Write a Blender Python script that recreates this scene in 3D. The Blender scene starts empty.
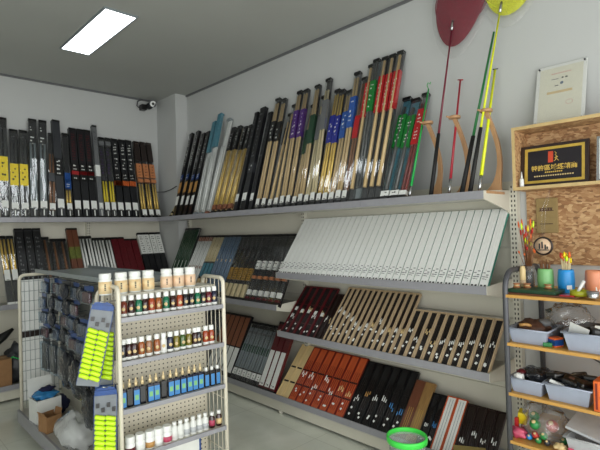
import bpy, math, random
from mathutils import Vector, Matrix, Euler, noise
rnd = random.Random(11)
sc = bpy.context.scene
C = sc.collection
PI = math.pi
R = math.radians

# ------------------------------------------------------------------ materials
def lin(c):
    return tuple(((v / 255) / 12.92 if v / 255 <= .04045 else ((v / 255 + .055) / 1.055) ** 2.4) for v in c) + (1.0,)

MATS = {}
def mat(name, rgb, rough=.5, metal=0, coat=0, var=.08, scale=30, rgb2=None, spec=.5, stretch=(1, 1, 1), trans=0, emit=0, alpha=1):
    m = bpy.data.materials.new(name); m.use_nodes = True
    nt = m.node_tree; b = nt.nodes['Principled BSDF']
    tc = nt.nodes.new('ShaderNodeTexCoord'); mp = nt.nodes.new('ShaderNodeMapping')
    mp.inputs['Scale'].default_value = stretch
    nz = nt.nodes.new('ShaderNodeTexNoise'); nz.inputs['Scale'].default_value = scale; nz.inputs['Detail'].default_value = 3
    rp = nt.nodes.new('ShaderNodeValToRGB')
    c1 = lin(rgb); c2 = lin(rgb2) if rgb2 else tuple(max(0, v * (1 - var)) for v in c1[:3]) + (1,)
    rp.color_ramp.elements[0].color = c2; rp.color_ramp.elements[0].position = .35
    rp.color_ramp.elements[1].color = c1; rp.color_ramp.elements[1].position = .65
    nt.links.new(tc.outputs['Object'], mp.inputs['Vector']); nt.links.new(mp.outputs['Vector'], nz.inputs['Vector'])
    nt.links.new(nz.outputs['Fac'], rp.inputs['Fac']); nt.links.new(rp.outputs['Color'], b.inputs['Base Color'])
    b.inputs['Roughness'].default_value = rough; b.inputs['Metallic'].default_value = metal
    b.inputs['Coat Weight'].default_value = coat; b.inputs['Coat Roughness'].default_value = .08
    b.inputs['Specular IOR Level'].default_value = spec
    b.inputs['Transmission Weight'].default_value = trans; b.inputs['Alpha'].default_value = alpha
    if emit:
        b.inputs['Emission Color'].default_value = c1; b.inputs['Emission Strength'].default_value = emit
    MATS[name] = m
    return m

def film(name, rgb, rough=.06, opacity=.0, refl=1.0, bump=0, bscale=25, bstretch=(1, 1, 1)):
    """clear wrapping: mostly see-through, with a mirror-like sheen and some milky body"""
    m = bpy.data.materials.new(name); m.use_nodes = True
    nt = m.node_tree; nt.nodes.clear(); N = nt.nodes.new; L = nt.links.new
    out = N('ShaderNodeOutputMaterial'); tr = N('ShaderNodeBsdfTransparent'); gl = N('ShaderNodeBsdfGlossy'); df = N('ShaderNodeBsdfDiffuse')
    tr.inputs['Color'].default_value = lin(rgb); df.inputs['Color'].default_value = lin(rgb)
    gl.inputs['Roughness'].default_value = rough
    fr = N('ShaderNodeFresnel'); ge = N('ShaderNodeNewGeometry'); im = N('ShaderNodeMath'); im.operation = 'MULTIPLY_ADD'
    im.inputs[1].default_value = 1 / 1.5 - 1.5; im.inputs[2].default_value = 1.5; L(ge.outputs['Backfacing'], im.inputs[0]); L(im.outputs[0], fr.inputs['IOR'])
    mul = N('ShaderNodeMath'); mul.operation = 'MULTIPLY'; mul.inputs[1].default_value = refl
    L(fr.outputs[0], mul.inputs[0])
    mx = N('ShaderNodeMixShader'); mx.inputs[0].default_value = opacity
    L(tr.outputs[0], mx.inputs[1]); L(df.outputs[0], mx.inputs[2])
    m2 = N('ShaderNodeMixShader'); L(mul.outputs[0], m2.inputs[0]); L(mx.outputs[0], m2.inputs[1]); L(gl.outputs[0], m2.inputs[2])
    L(m2.outputs[0], out.inputs['Surface'])
    if bump:
        tc = N('ShaderNodeTexCoord'); nz = N('ShaderNodeTexNoise'); nz.inputs['Scale'].default_value = bscale
        bp = N('ShaderNodeBump'); bp.inputs['Strength'].default_value = bump; bp.inputs['Distance'].default_value = .02
        mp = N('ShaderNodeMapping'); mp.inputs['Scale'].default_value = bstretch; oi = N('ShaderNodeObjectInfo'); ml = N('ShaderNodeMath'); ml.operation = 'MULTIPLY'; ml.inputs[1].default_value = 37
        L(oi.outputs['Random'], ml.inputs[0]); L(ml.outputs[0], mp.inputs['Location']); L(tc.outputs['Object'], mp.inputs['Vector']); L(mp.outputs[0], nz.inputs['Vector']); L(nz.outputs['Fac'], bp.inputs['Height'])
        L(bp.outputs[0], gl.inputs['Normal']); L(bp.outputs[0], fr.inputs['Normal'])
    MATS[name] = m
    return m

mat('wall_paint', (192, 194, 193), .8, var=.03, scale=2)
mat('ceiling_paint', (172, 174, 170), .85, var=.04, scale=1.2)
mat('cream_metal', (205, 202, 188), .45, var=.04, scale=6)
mat('cream_tube', (222, 216, 198), .35, var=.03)
mat('dark_gap', (40, 40, 38), .8)
mat('slot_dark', (48, 48, 46), .8)
mat('rail_grey', (150, 150, 156), .35, var=.06, coat=.2)
mat('shelf_top', (190, 188, 180), .5)
mat('black', (11, 11, 13), .35, coat=.3)
mat('black_matte', (20, 19, 19), .7)
mat('dark_card', (20, 21, 25), .4, coat=.3)
mat('charcoal', (52, 54, 58), .4)
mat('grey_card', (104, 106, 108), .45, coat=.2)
mat('steel_card', (132, 142, 146), .4, coat=.3)
mat('white_card', (228, 230, 226), .45, var=.03)
mat('white_gloss', (236, 238, 235), .25, var=.02, coat=.3)
mat('ink', (24, 24, 26), .6)
mat('tan_rod', (208, 180, 132), .35, var=.15, stretch=(1, 1, .1))
mat('gold_rod', (240, 202, 104), .25, metal=.3, var=.2, stretch=(1, 1, .1))
mat('pale_gold', (226, 204, 158), .3, metal=.2)
mat('pale_rod', (214, 198, 156), .35, var=.12)
mat('brown_rod', (136, 92, 60), .35, var=.2)
mat('red_rod', (120, 34, 30), .35)
mat('grey_rod', (96, 98, 98), .3, metal=.3)
mat('yellow_label', (232, 206, 20), .4)
mat('amber_label', (196, 148, 84), .35, var=.25, scale=60)
mat('gold_label', (176, 136, 58), .35, var=.5, scale=70)
mat('orange_label', (226, 104, 40), .4, var=.2)
mat('peach_label', (196, 126, 80), .45, var=.2, scale=40)
mat('red_label', (186, 30, 34), .4, var=.15, scale=60)
mat('green_label', (24, 128, 52), .4, var=.25, scale=60)
mat('dkgreen_label', (22, 66, 40), .4, var=.3, scale=60)
mat('blue_label', (34, 44, 150), .4, var=.35, scale=60)
mat('sky_label', (44, 92, 176), .4, var=.35, scale=60)
mat('purple_label', (78, 34, 122), .4, var=.35, scale=60)
mat('teal_label', (74, 132, 150), .35, var=.25)
mat('teal_side', (18, 120, 104), .4)
mat('cyan_label', (72, 138, 200), .3)
mat('moss_label', (110, 118, 50), .4, var=.4)
mat('violet_label', (96, 60, 200), .4, var=.4)
mat('wine_label', (100, 20, 30), .4, var=.3, scale=50)
mat('burgundy', (92, 18, 26), .35, var=.25, scale=25, coat=.3)
mat('copper_label', (142, 88, 62), .45, var=.25, scale=50)
mat('bluegrey', (96, 118, 142), .4, var=.2)
mat('tan_wood', (196, 172, 138), .5, var=.18, scale=14, stretch=(6, 6, .6))
mat('cream_wood', (224, 198, 144), .45, var=.12, scale=14, stretch=(6, 6, .6))
mat('redwood', (124, 30, 18), .4, var=.25, scale=14, stretch=(6, 6, .6), coat=.3)
mat('orange_panel', (204, 92, 48), .4, var=.25, scale=10, stretch=(3, 3, .5), coat=.3)
mat('walnut', (112, 66, 46), .4, var=.2, scale=14, stretch=(6, 6, .6), coat=.2)
mat('gold_panel', (158, 122, 74), .4, var=.25, scale=14, stretch=(6, 6, .6))
mat('dark_wood', (38, 24, 20), .35, var=.3, scale=14, stretch=(6, 6, .6), coat=.3)
mat('stand_wood', (186, 144, 104), .4, var=.14, scale=12, stretch=(4, 4, .6))
mat('board_wood', (206, 156, 78), .5, var=.12, scale=8)
mat('iron_grey', (84, 85, 90), .45, metal=.3)
mat('steel', (190, 192, 194), .25, metal=.9)
mat('grip_black', (18, 18, 19), .65)
mat('rod_green', (20, 172, 76), .3)
mat('rod_dkgreen', (22, 118, 56), .3)
mat('rod_red', (172, 26, 48), .3)
mat('rod_wine', (112, 26, 48), .3)
mat('rod_yellow', (226, 236, 30), .3)
mat('neon_yellow', (206, 246, 40), .35, var=.05)
mat('lime', (70, 226, 84), .3, var=.03)
mat('pack_blue', (26, 72, 140), .35, var=.3)
mat('pack_navy', (40, 64, 96), .3, var=.4, scale=50)
mat('pack_grey', (118, 124, 130), .4)
mat('olive', (168, 172, 40), .35)
mat('jar_green', (132, 192, 124), .35, var=.04)
mat('jar_blue', (40, 146, 218), .35, var=.04)
mat('jar_orange', (222, 144, 108), .4, var=.04)
mat('bin_grey', (160, 168, 186), .35, var=.05)
mat('bin_clear', (204, 208, 212), .3, alpha=.75)
mat('pink', (214, 84, 116), .4, var=.4, scale=40)
mat('ball_green', (36, 132, 66), .3)
mat('ball_red', (188, 54, 46), .3)
mat('brown_stuff', (92, 62, 48), .6, var=.5, scale=30)
mat('cardboard', (158, 118, 78), .75, var=.1)
mat('kraft', (150, 128, 82), .7, var=.1)
mat('blue_bag', (60, 140, 200), .25, var=.3)
mat('navy_cloth', (26, 32, 70), .8)
mat('gold_frame', (222, 186, 84), .3, metal=.4, var=.15)
mat('dark_frame', (42, 24, 18), .35, coat=.4)
mat('plaque_face', (26, 20, 28), .3, coat=.4)
mat('gold_ink', (214, 180, 84), .4)
mat('seal_red', (206, 74, 44), .5)
mat('cert_paper', (222, 220, 200), .6, var=.03)
mat('faint_red', (214, 160, 146), .6)
mat('gold_bar', (214, 188, 132), .5)
mat('gold_box', (150, 132, 72), .4, metal=.2)
mat('jar_label', (236, 216, 172), .5, rgb2=(234, 200, 148), scale=40)
mat('jar_pinklabel', (236, 206, 170), .5, rgb2=(240, 206, 176), scale=30)
mat('osb_edge', (206, 178, 124), .6, var=.15)
for nm, c in dict(liq_brown=(110, 44, 24), liq_dark=(48, 16, 16), liq_green=(14, 104, 72), liq_amber=(146, 78, 28), liq_black=(18, 18, 26),
                  liq_navy=(20, 26, 56), liq_wine=(96, 16, 30), liq_olive=(116, 106, 24), liq_moss=(62, 92, 40), liq_tan=(150, 104, 70), liq_orange=(156, 62, 22), liq_blue=(24, 60, 128)).items():
    mat(nm, c, .12, coat=.6, var=.1)
film('clear_film', (253, 254, 254), .05, .01, 2.2, bump=.2, bscale=1.0, bstretch=(26, 26, 2.5))
film('clear_bag', (251, 252, 253), .12, .1, 2.6, bump=.6, bscale=30)
film('pack_cover', (226, 238, 246), .08, .04, 1.1, bump=.35, bscale=30)
film('milky_bag', (248, 250, 250), .25, .45, 1.0, bump=.5, bscale=22)
film('smoke_bag', (150, 156, 168), .12, .05, 1.2, bump=.8, bscale=40)
film('acrylic', (254, 254, 254), .05, .06, 1.0)
film('bucket_clear', (248, 252, 250), .1, .25, 1.0)
film('net_wrap', (254, 254, 254), .2, .03, .7, bump=.8, bscale=14)

def lamp_mat():
    m = bpy.data.materials.new('lamp_glow'); m.use_nodes = True
    nt = m.node_tree; nt.nodes.clear()
    o = nt.nodes.new('ShaderNodeOutputMaterial'); e = nt.nodes.new('ShaderNodeEmission')
    e.inputs['Color'].default_value = (.93, .98, 1, 1); e.inputs['Strength'].default_value = 9
    nt.links.new(e.outputs[0], o.inputs['Surface']); MATS['lamp_glow'] = m
lamp_mat()

def net_mat(name, rgb):
    m = bpy.data.materials.new(name); m.use_nodes = True
    nt = m.node_tree; N = nt.nodes.new; L = nt.links.new; b = nt.nodes['Principled BSDF']
    b.inputs['Base Color'].default_value = lin(rgb); b.inputs['Roughness'].default_value = .6
    tc = N('ShaderNodeTexCoord'); v = N('ShaderNodeTexVoronoi'); v.feature = 'DISTANCE_TO_EDGE'; v.inputs['Scale'].default_value = 150
    L(tc.outputs['Object'], v.inputs['Vector'])
    lt = N('ShaderNodeMath'); lt.operation = 'LESS_THAN'; lt.inputs[1].default_value = .16
    L(v.outputs['Distance'], lt.inputs[0])
    mr = N('ShaderNodeMath'); mr.operation = 'MULTIPLY_ADD'; mr.inputs[1].default_value = .45; mr.inputs[2].default_value = .45
    L(lt.outputs[0], mr.inputs[0]); L(mr.outputs[0], b.inputs['Alpha']); MATS[name] = m
net_mat('net_red', (128, 8, 40)); net_mat('net_yellow', (222, 226, 40))

def osb():
    m = bpy.data.materials.new('osb'); m.use_nodes = True
    nt = m.node_tree; N = nt.nodes.new; L = nt.links.new; b = nt.nodes['Principled BSDF']; b.inputs['Roughness'].default_value = .65
    tc = N('ShaderNodeTexCoord'); nz = N('ShaderNodeTexNoise'); nz.inputs['Scale'].default_value = 9; nz.inputs['Detail'].default_value = 2
    ad = N('ShaderNodeVectorMath'); ad.operation = 'MULTIPLY_ADD'; ad.inputs[1].default_value = (.05, .05, .05)
    L(tc.outputs['Object'], nz.inputs['Vector']); L(nz.outputs['Color'], ad.inputs[0]); L(tc.outputs['Object'], ad.inputs[2])
    mp = N('ShaderNodeMapping'); mp.inputs['Scale'].default_value = (60, 44, 92); mp.inputs['Rotation'].default_value = (.35, .2, .3)
    L(ad.outputs[0], mp.inputs['Vector'])
    vo = N('ShaderNodeTexVoronoi'); vo.inputs['Scale'].default_value = 1; L(mp.outputs[0], vo.inputs['Vector'])
    sp = N('ShaderNodeSeparateColor'); L(vo.outputs['Color'], sp.inputs[0])
    rp = N('ShaderNodeValToRGB'); e = rp.color_ramp.elements
    e[0].color = lin((132, 96, 64)); e[1].color = lin((204, 170, 126)); k = e.new(.5); k.color = lin((176, 136, 94)); k = e.new(.15); k.color = lin((150, 108, 70))
    L(sp.outputs[0], rp.inputs['Fac']); L(rp.outputs['Color'], b.inputs['Base Color']); MATS['osb'] = m
osb()

def floor_mat():
    m = bpy.data.materials.new('floor_tile'); m.use_nodes = True
    nt = m.node_tree; N = nt.nodes.new; L = nt.links.new; b = nt.nodes['Principled BSDF']; b.inputs['Roughness'].default_value = .14; b.inputs['Specular IOR Level'].default_value = .7
    tc = N('ShaderNodeTexCoord'); nz = N('ShaderNodeTexNoise'); nz.inputs['Scale'].default_value = 2.2; nz.inputs['Detail'].default_value = 6; nz.inputs['Distortion'].default_value = 1.5
    L(tc.outputs['Object'], nz.inputs['Vector'])
    rp = N('ShaderNodeValToRGB'); e = rp.color_ramp.elements
    e[0].position = .3; e[0].color = lin((214, 218, 204)); e[1].position = .7; e[1].color = lin((232, 235, 223))
    L(nz.outputs['Fac'], rp.inputs['Fac'])
    br = N('ShaderNodeTexBrick'); br.offset = 0; br.inputs['Scale'].default_value = 1; br.inputs['Brick Width'].default_value = .8; br.inputs['Row Height'].default_value = .8
    br.inputs['Mortar Size'].default_value = .0025; br.inputs['Mortar'].default_value = lin((200, 203, 190))
    L(tc.outputs['Object'], br.inputs['Vector']); L(rp.outputs['Color'], br.inputs['Color1']); L(rp.outputs['Color'], br.inputs['Color2'])
    L(br.outputs['Color'], b.inputs['Base Color']); MATS['floor_tile'] = m
floor_mat()

def peg_mat(name, rgb, pitch=.025, rad=.17):
    m = bpy.data.materials.new(name); m.use_nodes = True
    nt = m.node_tree; N = nt.nodes.new; L = nt.links.new; b = nt.nodes['Principled BSDF']; b.inputs['Roughness'].default_value = .5
    tc = N('ShaderNodeTexCoord'); sx = N('ShaderNodeSeparateXYZ'); L(tc.outputs['Object'], sx.inputs[0])
    sq = []
    for ax in ('X', 'Z'):
        d = N('ShaderNodeMath'); d.operation = 'DIVIDE'; d.inputs[1].default_value = pitch; L(sx.outputs[ax], d.inputs[0])
        f = N('ShaderNodeMath'); f.operation = 'FRACT'; L(d.outputs[0], f.inputs[0])
        s = N('ShaderNodeMath'); s.operation = 'SUBTRACT'; s.inputs[1].default_value = .5; L(f.outputs[0], s.inputs[0])
        q = N('ShaderNodeMath'); q.operation = 'MULTIPLY'; L(s.outputs[0], q.inputs[0]); L(s.outputs[0], q.inputs[1]); sq.append(q)
    a = N('ShaderNodeMath'); a.operation = 'ADD'; L(sq[0].outputs[0], a.inputs[0]); L(sq[1].outputs[0], a.inputs[1])
    lt = N('ShaderNodeMath'); lt.operation = 'LESS_THAN'; lt.inputs[1].default_value = rad * rad; L(a.outputs[0], lt.inputs[0])
    mx = N('ShaderNodeMix'); mx.data_type = 'RGBA'; mx.inputs['A'].default_value = lin(rgb); mx.inputs['B'].default_value = lin((70, 66, 56))
    L(lt.outputs[0], mx.inputs['Factor']); L(mx.outputs['Result'], b.inputs['Base Color']); MATS[name] = m
peg_mat('pegboard', (216, 209, 190))

# ------------------------------------------------------------------ mesh building
class MB:
    def __init__(s):
        s.v = []; s.f = []; s.fm = []; s.fs = []; s.mats = []; s.M = None
    def mi(s, m):
        if m not in s.mats: s.mats.append(m)
        return s.mats.index(m)
    def add(s, vs, fs, m, smooth=False):
        o = len(s.v)
        for p in vs:
            p = Vector(p)
            s.v.append(s.M @ p if s.M else p)
        k = s.mi(m)
        for f in fs:
            s.f.append([i + o for i in f]); s.fm.append(k); s.fs.append(smooth)
        return s
    def box(s, x0, x1, y0, y1, z0, z1, m):
        v = [(x, y, z) for z in (z0, z1) for y in (y0, y1) for x in (x0, x1)]
        return s.add(v, [(0, 2, 3, 1), (4, 5, 7, 6), (0, 1, 5, 4), (2, 6, 7, 3), (0, 4, 6, 2), (1, 3, 7, 5)], m)
    def quad(s, pts, m): return s.add(pts, [tuple(range(len(pts)))], m)
    def tube(s, pts, r, n, m, closed=False, cap=True):
        pts = [Vector(p) for p in pts]; k = len(pts); vs = []; fs = []
        rs = r if isinstance(r, (list, tuple)) else [r] * k
        up = None
        for i, p in enumerate(pts):
            if closed: t = pts[(i + 1) % k] - pts[i - 1]
            else: t = pts[min(i + 1, k - 1)] - pts[max(i - 1, 0)]
            t.normalize()
            if up is None: up = Vector((0, 0, 1)) if abs(t.z) < .9 else Vector((1, 0, 0))
            a = t.cross(up)
            if a.length < 1e-4: a = t.cross(Vector((0, 1, 0)))
            a.normalize(); b = a.cross(t); b.normalize(); up = b
            for j in range(n):
                q = 2 * PI * j / n
                vs.append(p + a * (math.cos(q) * rs[i]) + b * (math.sin(q) * rs[i]))
        for i in range(k if closed else k - 1):
            for j in range(n):
                i2 = (i + 1) % k; j2 = (j + 1) % n
                fs.append((i * n + j, i * n + j2, i2 * n + j2, i2 * n + j))
        s.add(vs, fs, m, True)
        if cap and not closed:
            o = len(s.v) - len(vs); km = s.mi(m)
            s.f.append([o + j for j in range(n)][::-1]); s.fm.append(km); s.fs.append(False)
            s.f.append([o + (k - 1) * n + j for j in range(n)]); s.fm.append(km); s.fs.append(False)
        return s
    def lathe(s, prof, n, m, cx=0, cy=0, cz=0, sx=1, sy=1, cap=True):
        """prof: (radius, z) bottom to top, closed where radius is zero"""
        vs = []; fs = []
        for r, z in prof:
            for j in range(n):
                q = 2 * PI * j / n; vs.append((cx + r * sx * math.cos(q), cy + r * sy * math.sin(q), cz + z))
        k = len(prof)
        for i in range(k - 1):
            for j in range(n):
                j2 = (j + 1) % n; fs.append((i * n + j, i * n + j2, (i + 1) * n + j2, (i + 1) * n + j))
        s.add(vs, fs, m, True)
        if not cap: return s
        o = len(s.v) - len(vs); km = s.mi(m)
        s.f.append([o + j for j in range(n)][::-1]); s.fm.append(km); s.fs.append(False)
        s.f.append([o + (k - 1) * n + j for j in range(n)]); s.fm.append(km); s.fs.append(False)
        return s
    def prism(s, outline, y0, y1, m):
        n = len(outline)
        v = [(x, y0, z) for x, z in outline] + [(x, y1, z) for x, z in outline]
        f = [tuple(range(n)), tuple(range(2 * n - 1, n - 1, -1))] + [(i, i + n, (i + 1) % n + n, (i + 1) % n) for i in range(n)]
        return s.add(v, f, m)
    def blob(s, c, rad, m, seed=0, amp=.25, freq=2.2, nu=20, nv=12, flat=None):
        vs = []; fs = []
        for i in range(nv + 1):
            th = PI * i / nv
            for j in range(nu):
                ph = 2 * PI * j / nu
                d = Vector((math.sin(th) * math.cos(ph), math.sin(th) * math.sin(ph), math.cos(th)))
                k = 1 + amp * noise.noise(d * freq + Vector((seed * 7.3, seed * 3.1, 0))) * 1.6
                p = Vector((d.x * rad[0] * k, d.y * rad[1] * k, d.z * rad[2] * k)) + Vector(c)
                if flat is not None and p.z < flat: p.z = flat
                vs.append(p)
        for i in range(nv):
            for j in range(nu):
                j2 = (j + 1) % nu; fs.append((i * nu + j, (i + 1) * nu + j, (i + 1) * nu + j2, i * nu + j2))
        return s.add(vs, fs, m, True)
    def build(s, name, parent=None, bevel=0, loc=(0, 0, 0), rot=(0, 0, 0)):
        me = bpy.data.meshes.new(name)
        me.from_pydata([tuple(v) for v in s.v], [], s.f)
        for m in s.mats: me.materials.append(MATS[m])
        me.polygons.foreach_set('material_index', s.fm); me.polygons.foreach_set('use_smooth', s.fs); me.update()
        o = bpy.data.objects.new(name, me); C.objects.link(o)
        o.location = loc; o.rotation_euler = rot
        if parent: o.parent = parent
        if bevel:
            bv = o.modifiers.new('edge', 'BEVEL'); bv.width = bevel; bv.segments = 2; bv.limit_method = 'ANGLE'
        return o

def B(x0, x1, y0, y1, z0, z1, m): return MB().box(x0, x1, y0, y1, z0, z1, m)

def tag(o, label, cat, group=None):
    o['label'] = label; o['category'] = cat
    if group: o['group'] = group
    return o
def thing(name, label, cat, loc=(0, 0, 0), rot=(0, 0, 0), group=None):
    o = bpy.data.objects.new(name, None); C.objects.link(o); o.empty_display_size = .05
    o.location = loc; o.rotation_euler = rot
    return tag(o, label, cat, group)
def struct(name, mb, **k):
    o = mb.build(name, **k); o['kind'] = 'structure'; return o
def kids(o): return [c for c in o.children]
def dup(root, label, loc, rot=None, group=None):
    def cp(o, par):
        c = o.copy(); C.objects.link(c)
        if par: c.parent = par
        for ch in kids(o): cp(ch, c)
        return c
    r = cp(root, None); r.location = loc
    if rot is not None: r.rotation_euler = rot
    r['label'] = label
    if group: r['group'] = group
    return r
ORD = ['first', 'second', 'third', 'fourth', 'fifth', 'sixth', 'seventh', 'eighth', 'ninth', 'tenth', 'eleventh', 'twelfth', 'thirteenth', 'fourteenth',
       'fifteenth', 'sixteenth', 'seventeenth', 'eighteenth', 'nineteenth', 'twentieth'] + ['twenty-' + x for x in
       ('first', 'second', 'third', 'fourth', 'fifth', 'sixth', 'seventh', 'eighth', 'ninth')] + ['thirtieth', 'thirty-first', 'thirty-second', 'thirty-third', 'thirty-fourth', 'thirty-fifth']
def pos(i, n):
    """ordinal wording, from the nearer end of a run of n"""
    if n == 1: return ''
    if i == 0: return 'leftmost'
    if i == n - 1: return 'rightmost'
    if n == 3: return 'middle'
    if i < (n + 1) // 2: return ORD[i] + ' from left'
    return ORD[n - 1 - i] + ' from right'

# ------------------------------------------------------------------ room
WX, WY, CZ = 2.912, 5.361, 3.128          # right wall, back wall, ceiling
LX, FY = -2.4, -1.3                       # left wall, shop front
struct('floor', B(LX, WX, FY, WY, -.1, 0, 'floor_tile'))
struct('ceiling', B(LX - .1, WX + .1, FY - .1, WY + .1, CZ, CZ + .1, 'ceiling_paint'))
struct('wall_right', B(WX, WX + .1, FY, WY, 0, CZ, 'wall_paint'))
struct('wall_back', B(LX, WX + .1, WY, WY + .1, 0, CZ, 'wall_paint'))
W2 = (-.9, 1.1, .1, 2.55)                  # unseen side window, added to light the right wall and floor
mb = MB(); mb.box(LX - .1, LX, FY, W2[0], 0, CZ, 'wall_paint'); mb.box(LX - .1, LX, W2[1], WY, 0, CZ, 'wall_paint')
mb.box(LX - .1, LX, W2[0], W2[1], 0, W2[2], 'wall_paint'); mb.box(LX - .1, LX, W2[0], W2[1], W2[3], CZ, 'wall_paint')
struct('wall_left', mb)
mb = MB()
for y in (-.9, .08, 1.05): mb.box(LX - .08, LX - .03, y, y + .05, W2[2], W2[3], 'iron_grey')
struct('added_window', mb)
WIN = (-1.9, 2.6, .06, 2.6)              # glazed shop front behind the camera
mb = MB()
mb.box(LX, WIN[0], FY - .1, FY, 0, CZ, 'wall_paint'); mb.box(WIN[1], WX, FY - .1, FY, 0, CZ, 'wall_paint')
mb.box(WIN[0], WIN[1], FY - .1, FY, 0, WIN[2], 'wall_paint'); mb.box(WIN[0], WIN[1], FY - .1, FY, WIN[3], CZ, 'wall_paint')
struct('wall_front', mb)
mb = MB()
for x in (-1.9, -.4, 1.1, 2.56): mb.box(x, x + .05, FY - .09, FY - .03, WIN[2], WIN[3], 'iron_grey')
mb.box(WIN[0], WIN[1], FY - .09, FY - .03, WIN[3] - .05, WIN[3], 'iron_grey'); mb.box(WIN[0], WIN[1], FY - .09, FY - .03, WIN[2], WIN[2] + .05, 'iron_grey')
struct('window_1', mb)
struct('wall_corner', B(2.762, WX, 4.906, WY, 0, CZ, 'wall_paint'))
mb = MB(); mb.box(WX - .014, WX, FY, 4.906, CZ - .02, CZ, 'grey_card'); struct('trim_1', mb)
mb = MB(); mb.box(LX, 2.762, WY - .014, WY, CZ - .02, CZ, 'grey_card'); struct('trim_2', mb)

# ceiling light panel
t = thing('ceiling_light', 'bright rectangular flat light panel recessed in grey ceiling', 'light', (1.457, 3.815, CZ))
fr = MB(); w, h = .125, .49
fr.box(-w, -w + .012, -h, h, -.014, -.001, 'steel_card'); fr.box(w - .012, w, -h, h, -.014, -.001, 'steel_card')
fr.box(-w + .012, w - .012, -h, -h + .012, -.014, -.001, 'steel_card'); fr.box(-w + .012, w - .012, h - .012, h, -.014, -.001, 'steel_card'); fr.build('frame', t)
B(-w + .012, w - .012, -h + .012, h - .012, -.010, -.002, 'lamp_glow').build('diffuser', t)

# security camera at the corner
t = thing('security_camera', 'small black and white security camera with drooping cable under ceiling corner', 'camera', (2.625, 5.28, 3.05)); t.scale = (1.2, 1.2, 1.2)
MB().tube([(.02, .055, .0), (.02, .02, .0)], .032, 12, 'charcoal').build('mount', t)
MB().tube([(.02, .02, 0), (0, -.03, -.005)], .014, 8, 'charcoal').build('arm', t)
hd = MB().tube([(.03, .0, .02), (-.01, -.1, -.012)], [.03, .034], 14, 'charcoal').build('housing', t)
MB().tube([(-.01, -.1005, -.012), (-.0105, -.103, -.013)], .03, 14, 'white_gloss').build('face_ring', t)
MB().tube([(-.0105, -.1035, -.013), (-.012, -.107, -.0135)], .014, 12, 'black').build('lens', t)
B(-.085, -.03, -.02, .05, -.06, -.005, 'black').build('junction_box', t, bevel=.006)
MB().tube([(-.05, .05, .055), (-.1, .035, .03), (-.115, .03, -.02), (-.085, .02, -.05), (-.06, .01, -.055)], .005, 6, 'black').build('cable', t)
tag(MB().tube([(2.70, 5.352, 2.01), (2.755, 5.2, 2.005), (2.757, 5.05, 2.02), (2.757, 4.91, 2.05)], .005, 6, 'charcoal').build('cable'),
    'thin dark cable running round the corner pillar above the top shelf', 'cable')

# ------------------------------------------------------------------ wall shelving
Xf, Yend, Ymid = 2.518, 1.16, 2.92
def wall_frame(name, label, label2, M, length, ups):
    """back panels, slotted uprights and base plinth of the shelving; local x along the wall, y towards the room (negative)"""
    t = thing(name, label, 'shelving'); t.matrix_world = M
    pn = MB()
    z = .12
    for z0, z1 in ((.12, .5), (.503, .93), (.933, 1.36), (1.363, 1.76)):
        pn.box(0, length, -.018, -.004, z0, z1, 'cream_metal')
    pn.build('back_panel', t)
    for u in ups:
        m = MB().box(u - .022, u + .022, -.05, -.0185, 0, 1.74, 'cream_metal')
        for k in range(58):
            zz = .12 + k * .028
            for dx in (-.009, .009): m.box(u + dx - .0035, u + dx + .0035, -.0506, -.0496, zz, zz + .014, 'slot_dark')
        m.build('upright', t)
    t = thing('base_shelf', label2, 'shelf'); t.matrix_world = M
    B(0, length, -.385, -.052, .1, .125, 'shelf_top').build('base_deck', t)
    B(0, length, -.37, -.36, .022, .1, 'cream_metal').build('kickplate', t)
    for u in ups:
        MB().lathe([(.018, 0), (.018, .022)], 10, 'cream_metal', u, -.362).build('foot', t)
    lp = MB(); u = 0
    while u < length - .01:
        e = min(u + .9, length); lp.prism_x = None
        lp.box(u + .001, e - .001, -.394, -.3855, .112, .156, 'rail_grey'); u = e
    lp.build('price_rail', t)
    return t
# local x -> world -Y, local y -> +X for the right wall
def MR(y): return Matrix.Translation((WX, y, 0)) @ Matrix.Rotation(-PI / 2, 4, 'Z')
def MK(x): return Matrix.Translation((x, WY, 0))
wall_frame('shelving_frame', 'cream metal shelving frame with slotted uprights along right wall', 'grey-edged bottom shelf with cream plinth along right wall', MR(4.88), 4.88 - 1.115, [.03, 1.94, 4.88 - 1.138])
wall_frame('shelving_frame', 'cream metal shelving frame along dim back wall behind wire gondola', 'grey-edged bottom shelf with cream plinth along back wall', MK(-.6), 3.35, [.5, 1.5, 2.5])

def wall_shelf(label, M, length, z, rest=None, brackets=(True, True)):
    t = thing('wall_shelf', label, 'shelf'); t.matrix_world = M @ Matrix.Translation((0, 0, z))
    B(0, length, -.385, -.052, .005, .03, 'shelf_top').build('shelf_board', t)
    lp = MB(); u = 0
    while u < length - .01:
        e = min(u + .9, length)
        lp.box(u + .001, e - .001, -.394, -.3855, 0, .046, 'rail_grey'); u = e
    lp.build('price_rail', t)
    for k, u in enumerate((0, length - .004)):
        if brackets[k]:
            m = MB().add([(u + a, y, zz) for a in (-.006, .006) for (y, zz) in ((-.392, 0), (-.392, .045), (-.05, .06), (-.05, -.085), (-.09, -.06))],
                         [(0, 1, 2, 3, 4), (9, 8, 7, 6, 5), (0, 5, 6, 1), (1, 6, 7, 2), (2, 7, 8, 3), (3, 8, 9, 4), (4, 9, 5, 0)], 'cream_metal')
            m.build('bracket', t)
    if rest:
        ang, ln = rest
        m = MB(); m.M = Matrix.Translation((0, -.30, .032)) @ Matrix.Rotation(-ang, 4, 'X')
        m.box(.02, length - .02, 0, .006, 0, ln, 'charcoal'); m.build('sloping_rest', t)
    return t
ZT, Z2, Z3, ZM = 1.645, 1.115, .64, .845
wall_shelf('grey-edged top shelf on right wall, near half holding landing nets', MR(Ymid), Ymid - Yend, ZT, brackets=(False, True))
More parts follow.
